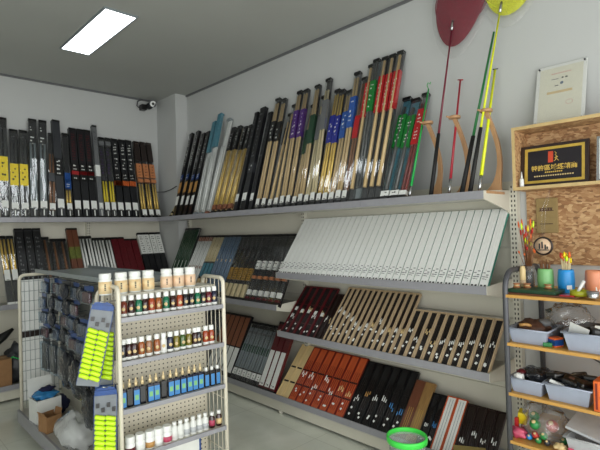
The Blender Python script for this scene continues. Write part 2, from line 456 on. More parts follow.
wall_shelf('grey-edged top shelf on right wall, far half near corner pillar', MR(4.904), 4.904 - Ymid - .002, ZT, brackets=(False, False))
wall_shelf('second grey-edged shelf on right wall under the long white boxes', MR(Ymid - .002), Ymid - Yend - .002, Z2)
wall_shelf('third grey-edged shelf on right wall under the tan float boxes', MR(Ymid - .002), Ymid - Yend - .002, Z3)
wall_shelf('middle grey-edged shelf on right wall behind the bottle rack', MR(4.88), 4.88 - Ymid - .006, ZM, brackets=(False, True))
wall_shelf('grey-edged top shelf on back wall under black rod packs', MK(-.6), 3.35, ZT, brackets=(False, False))
wall_shelf('lower grey-edged shelf on back wall behind wire gondola', MK(-.6), 3.35, ZM, brackets=(False, False))

# ------------------------------------------------------------------ fishing rod packs
def marks(mb, x0, x1, z0, z1, y, m, seed, rows, dens=.6):
    r = random.Random(seed); h = (z1 - z0) / rows
    for i in range(rows):
        z = z0 + i * h
        n = 2
        for k in range(n):
            if r.random() < dens:
                a = x0 + (x1 - x0) * k / n; b = a + (x1 - x0) / n * r.uniform(.4, .95)
                zz = z + h * r.uniform(.1, .4); ze = zz + h * r.uniform(.2, .5)
                mb.quad([(a, y, zz), (b, y, zz), (b, y, ze), (a, y, ze)], m)

def pack(kind, w, L, t=.034, body='dark_card', rods=None, bands=(), tagz=None, foot='black', cap='black', filmed=True, letters=None, seed=0, bw=1.0):
    """returns an unplaced pack: stands at the origin, front towards -y, length along z"""
    r = bpy.data.objects.new('fishing_rod_pack', None); C.objects.link(r); r.empty_display_size = .05
    h = w / 2 - .0015
    back0 = t * .6 if filmed else .002
    B(-h, h, back0, t - .001, .004, L - .004, body).build('backing_card' if filmed else 'box_body', r)
    if rods:
        m, n, z0, z1 = rods
        for k in range(n):
            x = (k - (n - 1) / 2) * (2 * h / n)
            rr = min(h / n * .86, .0145)
            MB().tube([(x, back0 - rr * .9, z0 * L), (x, back0 - rr * .9, z1 * L)], [rr, rr * .75], 8, m).build('rod', r)
    for z0, z1, m in bands:
        MB().box(-(h + .0008) * bw, (h + .0008) * bw, -.0008, t * .9, z0 * L, z1 * L, m).build('label_band', r)
    if letters:
        lm = MB()
        for (z0, z1, m, rows, dens) in letters: marks(lm, -h * .5, h * .5, z0 * L, z1 * L, -.0014 if any(b[0] <= z0 and b[1] >= z1 for b in bands) or not filmed else back0 - .0006, m, seed + rows, rows, dens)
        lm.build('lettering', r)
    if tagz:
        z0, z1, m = tagz
        tg = MB().box(-h * .82, h * .82, -.004, -.0015, z0 * L, z1 * L, m)
        tg.box(-h * .4, h * .4, -.0045, -.004, z0 * L + .004, z0 * L + .009, 'ink'); tg.build('price_tag', r)
    B(-h - .001, h + .001, -.001, t, 0, .035 * min(1, 1 / L), foot).build('base_cap', r)
    B(-h - .001, h + .001, -.001, t, L - .022, L, cap).build('top_cap', r)
    if tagz and t > .04:
        MB().box(-h * .12, h * .16, -.004, -.0015, L * .03, tagz[0] * L - .012, 'white_card').build('foot_mark', r)
    if filmed:
        B(-w / 2, w / 2, 0, t, .02, L - .01, 'clear_film').build('clear_sleeve', r)
    return r
W_ = 'white_card'
KIND = {
 # top shelf, right wall
 'palethin': (dict(w=.028, t=.022, body='pale_rod', filmed=False, cap='tan_rod', bands=((.1, .14, 'black'),)), 'thin pale wooden rod tube'),
 'blackgold': (dict(w=.06, body='black', filmed=False, bands=((.42, .48, 'pack_blue'), (.27, .39, 'amber_label'), (.13, .23, 'white_card')), bw=.86, letters=((.55, .95, W_, 16, .5), (.43, .49, W_, 2, .8))), 'black rod pack with amber and blue bands'),
 'clearblue': (dict(w=.062, t=.04, body='white_card', rods=('white_gloss', 2, .05, .6), bands=((.66, .985, 'teal_label'),), foot='steel_card', cap='teal_label', letters=((.3, .36, 'ink', 3, .6),)), 'clear rod pack with translucent blue top'),
 'clearsilver': (dict(w=.06, t=.04, body='white_card', rods=('white_gloss', 2, .05, .7), foot='copper_label', cap='steel_card'), 'clear silvery rod pack beside gold packs'),
 'gold': (dict(w=.055, body='cream_wood', rods=('gold_rod', 2, .06, .72), bands=((.72, .99, 'black'), (.05, .1, 'copper_label')), letters=((.75, .97, W_, 10, .4),)), 'clear pack of golden rods with black header'),
 'blackslim': (dict(w=.052, body='dark_card', filmed=False, tagz=(.1, .17, W_), letters=((.5, .95, 'grey_card', 14, .5),)), 'plain slim black rod pack'),
 'blackwide': (dict(w=.075, body='dark_card', filmed=False, t=.04, tagz=(.1, .17, W_), bands=((.36, .45, 'charcoal'),), letters=((.5, .95, 'grey_card', 12, .6), (.37, .44, W_, 2, .5))), 'wide plain black rod pack'),
 'tanblack': (dict(w=.058, rods=('tan_rod', 2, .1, .95), body='charcoal', bands=((.6, .78, 'black'),), tagz=(.045, .1, W_), letters=((.62, .76, W_, 4, .6),)), 'clear pack of tan rods with black band'),
 'gray': (dict(w=.056, rods=('tan_rod', 1, .1, .9), body='grey_card', tagz=(.045, .1, W_), bands=((.66, .84, 'charcoal'),)), 'clear grey rod pack with charcoal band'),
 'purple': (dict(w=.056, rods=('tan_rod', 2, .1, .96), body='charcoal', bands=((.58, .82, 'purple_label'),), tagz=(.045, .1, W_), letters=((.6, .8, W_, 6, .5),)), 'clear rod pack with purple band'),
 'darkgreen': (dict(w=.056, rods=('tan_rod', 2, .1, .96), body='charcoal', bands=((.5, .74, 'dkgreen_label'),), tagz=(.045, .1, W_)), 'clear rod pack with dark green band'),
 'graytop': (dict(w=.056, rods=('pale_rod', 2, .1, .9), body='dark_card', bands=((.58, .82, 'grey_card'),), tagz=(.045, .1, W_)), 'clear rod pack with grey band'),
 'blue': (dict(w=.056, rods=('gold_rod', 2, .1, .95), body='charcoal', bands=((.52, .76, 'blue_label'),), tagz=(.045, .1, W_), letters=((.54, .74, W_, 6, .5),)), 'clear rod pack with deep blue band'),
 'skyblue': (dict(w=.058, rods=('tan_rod', 2, .1, .95), body='grey_card', bands=((.56, .8, 'sky_label'),), tagz=(.045, .1, W_), letters=((.6, .78, W_, 5, .5),)), 'clear rod pack with bright blue band'),
 'tanred': (dict(w=.052, rods=('brown_rod', 2, .1, .95), body='charcoal', tagz=(.045, .1, W_), bands=((.5, .68, 'red_label'),)), 'clear pack of brown rods with low red band'),
 'red': (dict(w=.054, rods=('tan_rod', 1, .1, .97), body='charcoal', bands=((.6, .86, 'red_label'),), letters=((.63, .84, W_, 8, .6),)), 'tall clear rod pack with red band'),
 'green': (dict(w=.054, rods=('grey_rod', 2, .1, .97), body='steel_card', bands=((.62, .84, 'green_label'),), letters=((.64, .82, W_, 7, .6),)), 'tall clear rod pack with green band'),
 'bubblegreen': (dict(w=.066, t=.036, rods=('grey_rod', 1, .1, .9), body='teal_label', bands=((.5, .82, 'green_label'), (.02, .09, 'white_gloss')), letters=((.54, .8, W_, 8, .7), (.03, .085, 'ink', 2, .9))), 'short clear rod pack with green header'),
 'tanshortred': (dict(w=.052, rods=('red_rod', 2, .08, .9), body='grey_card', bands=((.5, .84, 'red_label'), (.02, .08, 'white_gloss')), letters=((.54, .8, W_, 8, .7),)), 'short clear rod pack with red header'),
 # top shelf, back wall
 'yellow': (dict(w=.072, t=.045, rods=('grey_rod', 2, .1, .9), bands=((.36, .6, 'yellow_label'),), tagz=(.1, .17, W_), letters=((.64, .95, 'grey_card', 9, .6), (.4, .56, 'ink', 4, .6))), 'black rod pack with yellow label'),
 'silver': (dict(w=.074, t=.045, rods=('steel_card', 2, .1, .75), tagz=(.1, .17, W_), letters=((.7, .95, W_, 7, .6),)), 'tall glossy rod pack catching white glare'),
 'plain': (dict(w=.066, t=.045, rods=('brown_rod', 2, .1, .75), tagz=(.1, .17, W_), bands=((.42, .52, 'charcoal'),)), 'black rod pack with brown rods'),
 'glyph': (dict(w=.076, t=.05, body='charcoal', filmed=False, tagz=(.1, .19, W_), bands=((.42, .6, 'black'),), letters=((.43, .59, W_, 4, .9),)), 'tall black rod box with white glyphs'),
 'bluelab': (dict(w=.06, t=.045, rods=('gold_rod', 2, .16, .32), tagz=(.1, .17, W_), bands=((.34, .52, 'pack_blue'), (.4, .45, 'cyan_label')), letters=((.35, .4, W_, 2, .8),)), 'black rod pack with blue lower label'),
 'redlab': (dict(w=.072, t=.045, filmed=False, tagz=(.1, .19, W_), bands=((.4, .6, 'black'), (.47, .51, 'red_label')), letters=((.63, .97, 'wine_label', 12, .9), (.52, .59, W_, 2, .9), (.41, .46, W_, 1, 1))), 'black rod box with red stripe'),
 'slimgray': (dict(w=.05, t=.045, body='grey_card', filmed=False, tagz=(.1, .16, W_), bands=((.44, .56, 'white_card'),), letters=((.8, .96, 'ink', 6, .6),)), 'slim grey rod box'),
 'stripe': (dict(w=.06, t=.045, rods=('yellow_label', 2, .2, .45), tagz=(.1, .19, W_), bands=((.45, .5, 'charcoal'), (.9, .95, 'grey_card')), letters=((.55, .88, 'purple_label', 10, .7),)), 'black rod pack with yellow stripes'),
 'orange': (dict(w=.074, t=.045, filmed=False, tagz=(.1, .19, W_), bands=((.38, .56, 'black'), (.4, .46, 'orange_label')), letters=((.6, .95, W_, 9, .6), (.48, .55, W_, 2, .9))), 'black rod box with orange stripe'),
 'tanorange': (dict(w=.064, t=.045, rods=('gold_rod', 2, .12, .44), tagz=(.04, .11, W_), cap='dark_wood', bands=((.46, .5, 'peach_label'), (.52, .7, 'peach_label'), (.74, .97, 'dark_wood')), letters=((.54, .68, 'ink', 4, .8),)), 'dark-topped rod pack with peach label'),
 # lower shelf, back wall
 'tan': (dict(w=.06, rods=('gold_rod', 2, .45, .95), tagz=(.35, .5, W_), foot='white_card'), 'clear pack of gold rods'),
 'black': (dict(w=.075, filmed=False, t=.045, letters=((.3, .9, 'grey_card', 10, .7),), bands=((.96, .99, 'charcoal'),)), 'tall black rod box with silver lettering'),
 'blackb': (dict(w=.078, t=.04, rods=('brown_rod', 1, .2, .95), letters=((.3, .9, 'grey_card', 9, .6),)), 'black rod box with bronze edge'),
 'colour': (dict(w=.055, filmed=False, body='walnut', bands=((.1, .34, 'violet_label'), (.55, .72, 'moss_label'))), 'colourful rod pack with violet base'),
 'stripepk': (dict(w=.066, rods=('white_gloss', 2, .42, .95), body='dark_card', bands=((.3, .4, 'wine_label'), (.04, .28, 'teal_label'))), 'white and black striped rod pack'),
 'redbox': (dict(w=.074, filmed=False, body='wine_label', bands=((.03, .34, 'dark_card'), (.34, .37, 'grey_card')), letters=((.5, .95, 'burgundy', 8, .6),)), 'dark red rod box'),
 'whitetop': (dict(w=.068, filmed=False, body='dark_card', bands=((.62, .96, 'white_card'),), letters=((.64, .94, 'ink', 8, .9),)), 'black rod box with white printed top'),
 # right wall, far section
 'm_green': (dict(w=.07, body='black', rods=('dkgreen_label', 2, .3, .97), bands=((.34, .48, 'white_card'),), bw=.75), 'dark green rod pack with white label'),
 'm_brown': (dict(w=.065, body='black', rods=('white_gloss', 2, .08, .97), bands=((.9, .99, 'copper_label'), (.42, .47, 'copper_label')), bw=.8), 'white and brown striped rod pack'),
 'm_teal': (dict(w=.062, body='black', rods=('pale_rod', 2, .55, .97), bands=((.3, .52, 'teal_label'), (.06, .26, 'tan_rod')), bw=.8), 'silver rod pack with teal band'),
 'm_blue': (dict(w=.07, body='black', rods=('bluegrey', 2, .1, .97), bands=((.56, .6, 'tan_rod'),), bw=.7), 'blue-grey rod pack'),
 'm_gold': (dict(w=.068, body='black', filmed=True, bands=((.3, .48, 'gold_label'), (.05, .24, 'pale_rod')), letters=((.55, .95, 'grey_card', 12, .7), (.31, .47, 'ink', 5, .9)), bw=.72), 'black rod pack with gold lower label'),
 'm_red': (dict(w=.076, body='black', filmed=True, bands=((.0, .08, 'wine_label'), (.11, .18, 'white_card'), (.34, .38, 'peach_label'), (.48, .6, 'white_card')), letters=((.62, .95, 'grey_card', 12, .6), (.49, .59, 'ink', 3, .6), (.2, .33, 'grey_card', 5, .6)), bw=.62), 'black rod pack with red foot'),
 'b_dark': (dict(w=.08, body='charcoal', filmed=True, letters=((.5, .9, 'grey_card', 8, .6),)), 'dark grey rod pack'),
 'b_copper': (dict(w=.078, body='black', filmed=False, bands=((.5, .99, 'copper_label'), (.1, .48, 'white_card')), letters=((.56, .9, 'brown_rod', 6, .8),), bw=.88), 'rod box with copper top'),
 'b_green': (dict(w=.064, body='black', rods=('steel_card', 2, .24, .9), bands=((.5, .62, 'dkgreen_label'), (.12, .22, 'white_card'), (.8, .84, 'grey_card')), letters=((.13, .2, 'ink', 2, .6),), bw=.8), 'dark green-grey rod pack'),
 'b_wine': (dict(w=.068, body='burgundy', filmed=False, bands=((.08, .58, 'white_card'), (0, .06, 'black')), letters=((.09, .14, 'ink', 1, 1),), bw=.8), 'burgundy-topped rod box with white lower half'),
}
def run_labels(seq, look, where):
    cnt = {}
    for k in seq: cnt[look(k)] = cnt.get(look(k), 0) + 1
    seen = {}; out = []
    for k in seq:
        q = look(k); i = seen.get(q, 0); seen[q] = i + 1
        p = pos(i, cnt[q])
        if cnt[q] == 2: p = ('left one', 'right one')[i]
        out.append(' '.join((q + ' ' + where).split()) + (', ' + p if p else ''))
    return out
PROTO = {}
def inst(kind, L, label, loc, rot, group):
    key = (kind, round(L / .02))
    if key in PROTO: return dup(PROTO[key], label, loc, rot, group)
    sp = dict(KIND[kind][0]); sp.setdefault('t', .034)
    r = pack(kind, L=round(L / .02) * .02, seed=len(PROTO), **sp); PROTO[key] = r
    r.location = loc; r.rotation_euler = rot
    tag(r, label, 'fishing rod', group); return r
def lean(base, wall, L, t):
    a = .3
    for _ in range(30): a = math.asin(max(0, min(.95, (wall - .004 - t * math.cos(a) - base) / L)))
    return a

TOP = [('palethin', 4.70, 4.83, 2.176), ('blackgold', 4.594, 4.762, 2.655), ('blackgold', 4.487, 4.62, 2.648), ('blackgold', 4.385, 4.508, 2.62), ('blackgold', 4.285, 4.40, 2.614), ('clearblue', 4.175, 4.286, 2.694), ('clearblue', 4.07, 4.16, 2.775), ('clearsilver', 3.96, 4.02, 2.68), ('gold', 3.853, 3.917, 2.572), ('gold', 3.766, 3.83, 2.567), ('gold', 3.68, 3.75, 2.553), ('gold', 3.594, 3.67, 2.551), ('blackslim', 3.491, 3.564, 2.653), ('blackwide', 3.381, 3.452, 2.676), ('blackslim', 3.271, 3.34, 2.606), ('tanblack', 3.173, 3.235, 2.714), ('tanblack', 3.09, 3.153, 2.705), ('gray', 3.01, 3.083, 2.557), ('gray', 2.932, 3.005, 2.623), ('purple', 2.854, 2.943, 2.719), ('purple', 2.782, 2.877, 2.728), ('darkgreen', 2.71, 2.80, 2.577), ('darkgreen', 2.641, 2.733, 2.723), ('graytop', 2.573, 2.66, 2.619), ('graytop', 2.506, 2.592, 2.735), ('blue', 2.442, 2.521, 2.635), ('blue', 2.378, 2.458, 2.626), ('skyblue', 2.315, 2.385, 2.595), ('skyblue', 2.249, 2.299, 2.728), ('tanred', 2.19, 2.233, 2.659), ('red', 2.133, 2.168, 2.75), ('green', 2.077, 2.105, 2.759), ('red', 2.02, 2.042, 2.756), ('red', 1.964, 1.98, 2.763), ('red', 1.908, 1.905, 2.756), ('bubblegreen', 1.843, 1.86, 2.418), ('bubblegreen', 1.768, 1.785, 2.407), ('tanshortred', 1.705, 1.71, 2.414)]
# a second sort of plain black pack would read the same: tell the two apart by neighbours
lab = run_labels([k for k, *_ in TOP], lambda k: KIND[k][1], 'on right top shelf')
for (k, y0, y1, zt), lb in zip(TOP, lab):
    z0 = ZT + .032; t = KIND[k][0].get('t', .034)
    L = (zt - z0) / math.cos(.29)
    for _ in range(4):
        a = lean(2.532, WX, L, t); L = (zt - z0) / math.cos(a)
    L = round(L / .02) * .02; a = lean(2.532, WX - .003, L, t)
    roll = -math.atan2(y1 - y0, L * math.cos(a))
    inst(k, L, lb, (2.532, y0, z0 + abs(math.sin(roll)) * KIND[k][0]['w'] / 2), (-a + rnd.uniform(-.004, .004), roll, -PI / 2 + rnd.uniform(-.03, .03)), 'rod packs on the right top shelf')
BACK = [('yellow', 1.046, 1.10, 2.689), ('yellow', 1.126, 1.185, 2.581), ('yellow', 1.209, 1.265, 2.58), ('silver', 1.29, 1.348, 2.708), ('silver', 1.37, 1.43, 2.705), ('plain', 1.448, 1.508, 2.58), ('glyph', 1.53, 1.595, 2.722), ('bluelab', 1.61, 1.675, 2.602), ('redlab', 1.69, 1.75, 2.653), ('redlab', 1.772, 1.828, 2.664), ('redlab', 1.853, 1.906, 2.673), ('slimgray', 1.925, 1.985, 2.735), ('stripe', 1.99, 2.055, 2.595), ('stripe', 2.058, 2.127, 2.603), ('orange', 2.134, 2.205, 2.597), ('orange', 2.216, 2.287, 2.608), ('orange', 2.299, 2.37, 2.606), ('tanorange', 2.40, 2.46, 2.593), ('tanorange', 2.48, 2.545, 2.602), ('tanorange', 2.562, 2.625, 2.597)]
lab = run_labels([k for k, *_ in BACK], lambda k: KIND[k][1], 'on back top shelf')
for (k, x0, x1, zt), lb in zip(BACK, lab):
    z0 = ZT + .032; t = KIND[k][0].get('t', .034); L = (zt - z0) / .95
    for _ in range(4):
        a = lean(4.985, WY, L, t); L = (zt - z0) / math.cos(a)
    L = round(L / .02) * .02; a = lean(4.985, WY - .003, L, t)
    roll = math.atan2(x1 - x0, L * math.cos(a))
    inst(k, L, lb, (x0, 4.985, z0 + abs(math.sin(roll)) * KIND[k][0]['w'] / 2), (-a + rnd.uniform(-.004, .003), roll, -.25 * (x0 - 1.0) * (x0 < 1.5) + rnd.uniform(-.015, .015)), 'rod packs on the back top shelf')
LOW = [('tan', 1.08, 1.532), ('tan', 1.143, 1.531), ('black', 1.215, 1.599), ('black', 1.294, 1.598), ('black', 1.373, 1.596), ('blackb', 1.455, 1.492), ('blackb', 1.537, 1.49), ('blackb', 1.618, 1.487), ('colour', 1.688, 1.591), ('colour', 1.747, 1.579), ('stripepk', 1.815, 1.491), ('stripepk', 1.885, 1.488), ('stripepk', 1.955, 1.486), ('stripepk', 2.025, 1.484), ('stripepk', 2.095, 1.482), ('redbox', 2.169, 1.468), ('redbox', 2.247, 1.466), ('redbox', 2.325, 1.463), ('redbox', 2.403, 1.461), ('whitetop', 2.478, 1.53), ('whitetop', 2.55, 1.53), ('whitetop', 2.622, 1.53), ('whitetop', 2.694, 1.53)]
lab = run_labels([k for k, *_ in LOW], lambda k: KIND[k][1], 'on back lower shelf')
for (k, x0, zt), lb in zip(LOW, lab):
    z0 = ZM + .032; t = KIND[k][0].get('t', .034); L = .7
    for _ in range(6):
        a = lean(4.985, WY - .02, L, t); L = (zt - z0) / math.cos(a)
    L = round(L / .02) * .02; a = lean(4.985, WY - .023, L, t)
    inst(k, L, lb, (x0, 4.985, z0), (-a, 0, rnd.uniform(-.01, .01)), 'rod packs on the back lower shelf')
MIDS = ['m_green'] * 4 + ['m_brown'] * 4 + ['m_teal'] * 3 + ['m_blue'] * 4 + ['m_gold'] * 5 + ['m_red'] * 6
lab = run_labels(MIDS, lambda k: KIND[k][1], 'on middle shelf behind rack')
y = 4.85
for k, lb in zip(MIDS, lab):
    w = KIND[k][0]['w']; y -= w / 2 + .002; L = .66 if k != 'm_green' else .74
    a = lean(2.532, WX - .054, L, .034)
    inst(k, L, lb, (2.532, y, ZM + .032), (-a, 0, -PI / 2), 'rod packs on the middle shelf')
    y -= w / 2 + .003
LOWS = ['b_dark'] * 5 + ['b_copper'] * 5 + ['b_green'] * 6 + ['b_wine'] * 3
lab = run_labels(LOWS, lambda k: KIND[k][1], 'on right bottom shelf')
y = 4.49
for k, lb in zip(LOWS, lab):
    w = KIND[k][0]['w']; y -= w / 2 + .002; L = {'b_green': .58}.get(k, .62)
    a = lean(2.532, WX - .054, L, .034)
    inst(k, L, lb, (2.532, y, .128), (-a, 0, -PI / 2), 'rod packs on the bottom shelf')
    y -= w / 2 + .003

# ------------------------------------------------------------------ long white boxes, second shelf
def white_box(W, L):
    r = bpy.data.objects.new('slotted_box', None); C.objects.link(r)
    h = W / 2 - .0028; t = .022
    B(-h, h, .004, t, 0, L, 'teal_side').build('tray', r)
    f = MB()
    for k in range(3):
        x = -h + k * (2 * h) / 3
        f.box(x + .0006, x + (2 * h) / 3 - .0006, -.002, .004, .05, L - .004, 'white_gloss')
    f.box(-h + .0006, h - .0006, -.0025, .004, .006, .049, 'white_gloss'); f.build('white_face', r)
    m = MB()
    for k in (-1, 1): m.box(k * h * .45 - .006, k * h * .45 + .006, -.0032, -.0026, .014, .024, 'ink')
    marks(m, -h * .8, h * .8, .055, .12, -.0026, 'grey_card', W * 1000, 5, .7)
    m.build('lettering', r)
    return r
n = 33; Wd = (2.917 - 1.163) / n; L = .56
a = lean(2.532, WX - .026, L, .022)
p0 = white_box(Wd, L)
for i in range(n):
    lb = 'long white slotted box on second right shelf, ' + pos(i, n) + ' of the row'
    loc = (2.532, 2.917 - (i + .5) * Wd, Z2 + .032); rot = (-a, 0, -PI / 2)
    if i == 0: p0.location = loc; p0.rotation_euler = rot; tag(p0, lb, 'box', 'long white boxes')
    else: dup(p0, lb, loc, rot, 'long white boxes')

# ------------------------------------------------------------------ float boxes, third and bottom shelves
def float_box(kind, W, L, seed):
    """flat open-front box, lying on a slope; front -y, length z"""
    rr = random.Random(seed)
    r = bpy.data.objects.new('float_box', None); C.objects.link(r)
    h = W / 2 - .0015; t = .02; e = .007
    fm = dict(tan='tan_wood', cream='cream_wood', red='redwood', black='black', brown='walnut', gold='gold_panel', whitered='orange_panel', burgundy='burgundy', dark='dark_wood')[kind]
    if kind == 'tan': e = .0076
    f = MB()
    f.box(-h, -h + e, 0, t, 0, L, fm); f.box(h - e, h, 0, t, 0, L, fm)
    f.box(-h + e, h - e, 0, t, 0, e, fm); f.box(-h + e, h - e, 0, t, L - e, L, fm); f.build('frame', r)
    inner = dict(tan='black_matte', cream='cream_wood', red='orange_panel', black='black_matte', brown='walnut', gold='gold_panel', whitered='white_card', burgundy='black_matte', dark='dark_wood')[kind]
    d = .003 if kind in ('cream', 'red', 'brown', 'gold', 'whitered') else .012
    B(-h + e, h - e, d, t - .001, e, L - e, inner).build('lining', r)
    iw = h - e
    if kind in ('cream', 'red'):
        for z in (.30, .56):
            B(-h + e * .5, h - e * .5, .0005, d + .001, L * z, L * z + .013, 'black_matte').build('divider', r)
    if kind == 'whitered':
        m = MB()
        for k in (-.33, .33): m.box(k * iw - .001, k * iw + .001, d - .0006, d, .02, L - .02, 'bluegrey')
        m.build('groove_line', r)
    if kind in ('burgundy', 'black', 'dark'):
        B(-iw, iw, d - .002, d, L * .62, L * .62 + .006, fm).build('divider', r)
        B(-iw, iw, d - .002, d, L * .25, L * .25 + .006, fm).build('divider', r)
    if kind in ('tan', 'burgundy', 'black', 'dark', 'red'):
        # three slim floats with bright tips
        tip = rr.choice(['white_gloss', 'white_gloss', 'cream_wood', 'white_gloss'] + (['cyan_label', 'amber_label'] if kind in ('black', 'dark') else []))
        zt = L * rr.uniform(.3, .5) if kind != 'tan' else L * rr.uniform(.26, .56)
        for k in (-1, 0, 1):
            x = k * iw * .55; q = min(.0028, iw * .16)
            fl = MB().tube([(x, d - q, L * .1), (x, d - q, zt), (x, d - q, L * .75)], [q * .5, q, q * .5], 5, 'dark_wood' if kind != 'red' else 'redwood')
            fo = fl.build('fishing_float', r)
            zk = zt + L * rr.uniform(-.03, .03)
            MB().tube([(x, d - q * 1.4, zk), (x, d - q * 1.4, zk + L * rr.uniform(.05, .09))], q * 1.35, 5, tip).build('float_tip', fo)
    if kind in ('tan', 'burgundy', 'black', 'red', 'dark'):
        for k in range(2 if kind != 'dark' else 0):
            x = rr.uniform(-.5, .5) * iw; z = L * rr.uniform(.1, .24 if kind != 'tan' else .34); s = min(.0105, iw * .6)
            MB().add([(x + s * math.cos(q), d - .0075, z + s * math.sin(q)) for q in (.4, 1.9, 3.4, 5.0)], [(3, 2, 1, 0)], 'white_gloss').build('white_patch', r)  # small white quads scattered over the lower part of the box
        if kind == 'burgundy':
            z = L * rr.uniform(.4, .5); B(-iw * .5, iw * .5, d - .008, d - .0075, z, z + L * .07, 'white_card').build('white_patch', r)  # white label across the burgundy box
    if kind in ('brown', 'gold'):
        m = MB()
        for k in (-.5, 0, .5): m.box(k * iw - .001, k * iw + .001, d - .0012, d, L * .2, L * .55, 'gold_rod')
        m.build('gold_line', r)
    return r
LOOK = dict(tan='tan wooden float box with black lining', cream='cream wooden float box with black dividers', red='orange-red wooden float box', black='black float box', brown='reddish brown wooden box',
            gold='gold-brown wooden box', whitered='orange-framed white float box', burgundy='burgundy float box', dark='dark brown float box')
def row(seq, y0, zb, ang, where, group, xb=2.532):
    """seq: (kind, width, length, look-suffix); laid left to right from y0"""
    names = [LOOK[k].replace('float box', (sz + ' float box') if sz else 'float box') for k, w, l, sz in seq]
    lab = run_labels(names, lambda k: k, where)
    y = y0
    for i, ((k, w, l, sz), lb) in enumerate(zip(seq, lab)):
        r = float_box(k, w, l, i * 13 + int(zb * 1000)); tag(r, lb, 'box', group)
        r.location = (xb, y - w / 2, zb); r.rotation_euler = (-ang, 0, -PI / 2); y -= w
A46 = R(42)
row([('burgundy', .077, .47, '')] * 5 + [('dark', .045, .42, 'slim')] * 2 + [('tan', .0503, .492, 'long')] * 13 + [('tan', .0612, .365, 'short')] * 10,
    2.912, Z3 + .032, A46, 'on third right shelf', 'float boxes on the third shelf')
row([('cream', .074, .50, '')] * 2 + [('red', .084, .50, '')] * 7 + [('black', .0745, .485, 'long')] * 6 + [('brown', .074, .43, '')] + [('gold', .074, .43, '')] + [('black', .052, .37, 'medium')] * 2 +
    [('whitered', .07, .375, '')] * 2 + [('dark', .0605, .36, '')] * 4, 2.995, .128, A46, 'on right bottom shelf', 'float boxes on the bottom shelf')
# sloping rests that carry the shorter boxes
for (nm, lb, zb) in (('display_rest', 'charcoal sloping rest under the tan float boxes', Z3 + .03), ('display_rest', 'charcoal sloping rest under the bottom shelf float boxes', .126)):
    t = thing(nm, lb, 'display rest')
    for (ya, yb, ln) in ((1.225, 2.88, .31),):
        m = MB(); m.M = Matrix.Translation((2.568, 0, zb)) @ Matrix.Rotation(A46, 4, 'Y')
        m.box(-.004, 0, ya, yb, .008, ln, 'charcoal'); m.build('slope_panel', t)
    for y in (1.27, 2.0, 2.8): B(2.765, 2.775, y, y + .01, zb, zb + .19, 'charcoal').build('strut', t)

# ------------------------------------------------------------------ bottle rack (end cap of the gondola)
RM = Matrix.Translation((.957, 2.3, 0)) @ Matrix.Rotation(R(-4.5), 4, 'Z')
RW, RD = .588, .245
t = thing('bottle_rack', 'cream metal rack with pegboard back and four shelves of bottles', 'rack'); t.matrix_world = RM
def ushape(x, y0, y1, top, r, n=6):
    rc = .035
    pts = [(x, y0, .02), (x, y0, top - rc)]
    for k in range(1, n + 1):
        q = PI / 2 * k / n; pts.append((x, y0 + rc - rc * math.cos(q), top - rc + rc * math.sin(q)))
    for k in range(0, n + 1):
        q = PI / 2 * k / n; pts.append((x, y1 - rc + rc * math.sin(q), top - rc + rc * math.cos(q)))
    pts.append((x, y1, .02))
    return pts
for x in (0, RW):
    sf = MB().tube(ushape(x, 0, RD, 1.24, .0115), .0115, 8, 'cream_tube').build('side_frame', t)
    for k in range(1, 5):
        y = RD * k / 5
        MB().tube([(x, y, .1), (x, y, 1.244)], .003, 5, 'cream_tube').build('wire', sf)
    for z in (.25, .55, .85, 1.12):
        MB().tube([(x, 0, z), (x, RD, z)], .003, 5, 'cream_tube').build('wire', sf)
B(.012, RW - .012, .215, .225, .1, 1.2, 'pegboard').build('pegboard', t)
SH = (1.072, .855, .62, .385)
for z in SH:
    s = MB().box(.012, RW - .012, .0, .213, z + .004, z + .014, 'cream_metal').build('shelf', t)
    B(.008, RW - .008, -.012, -.0005, z - .004, z + .019, 'rail_grey').build('price_rail', s)
B(.012, RW - .012, .075, .213, 1.188, 1.198, 'cream_metal').build('top_ledge', t)
B(.0, RW, -.02, .21, .02, .13, 'cream_metal').build('base', t)

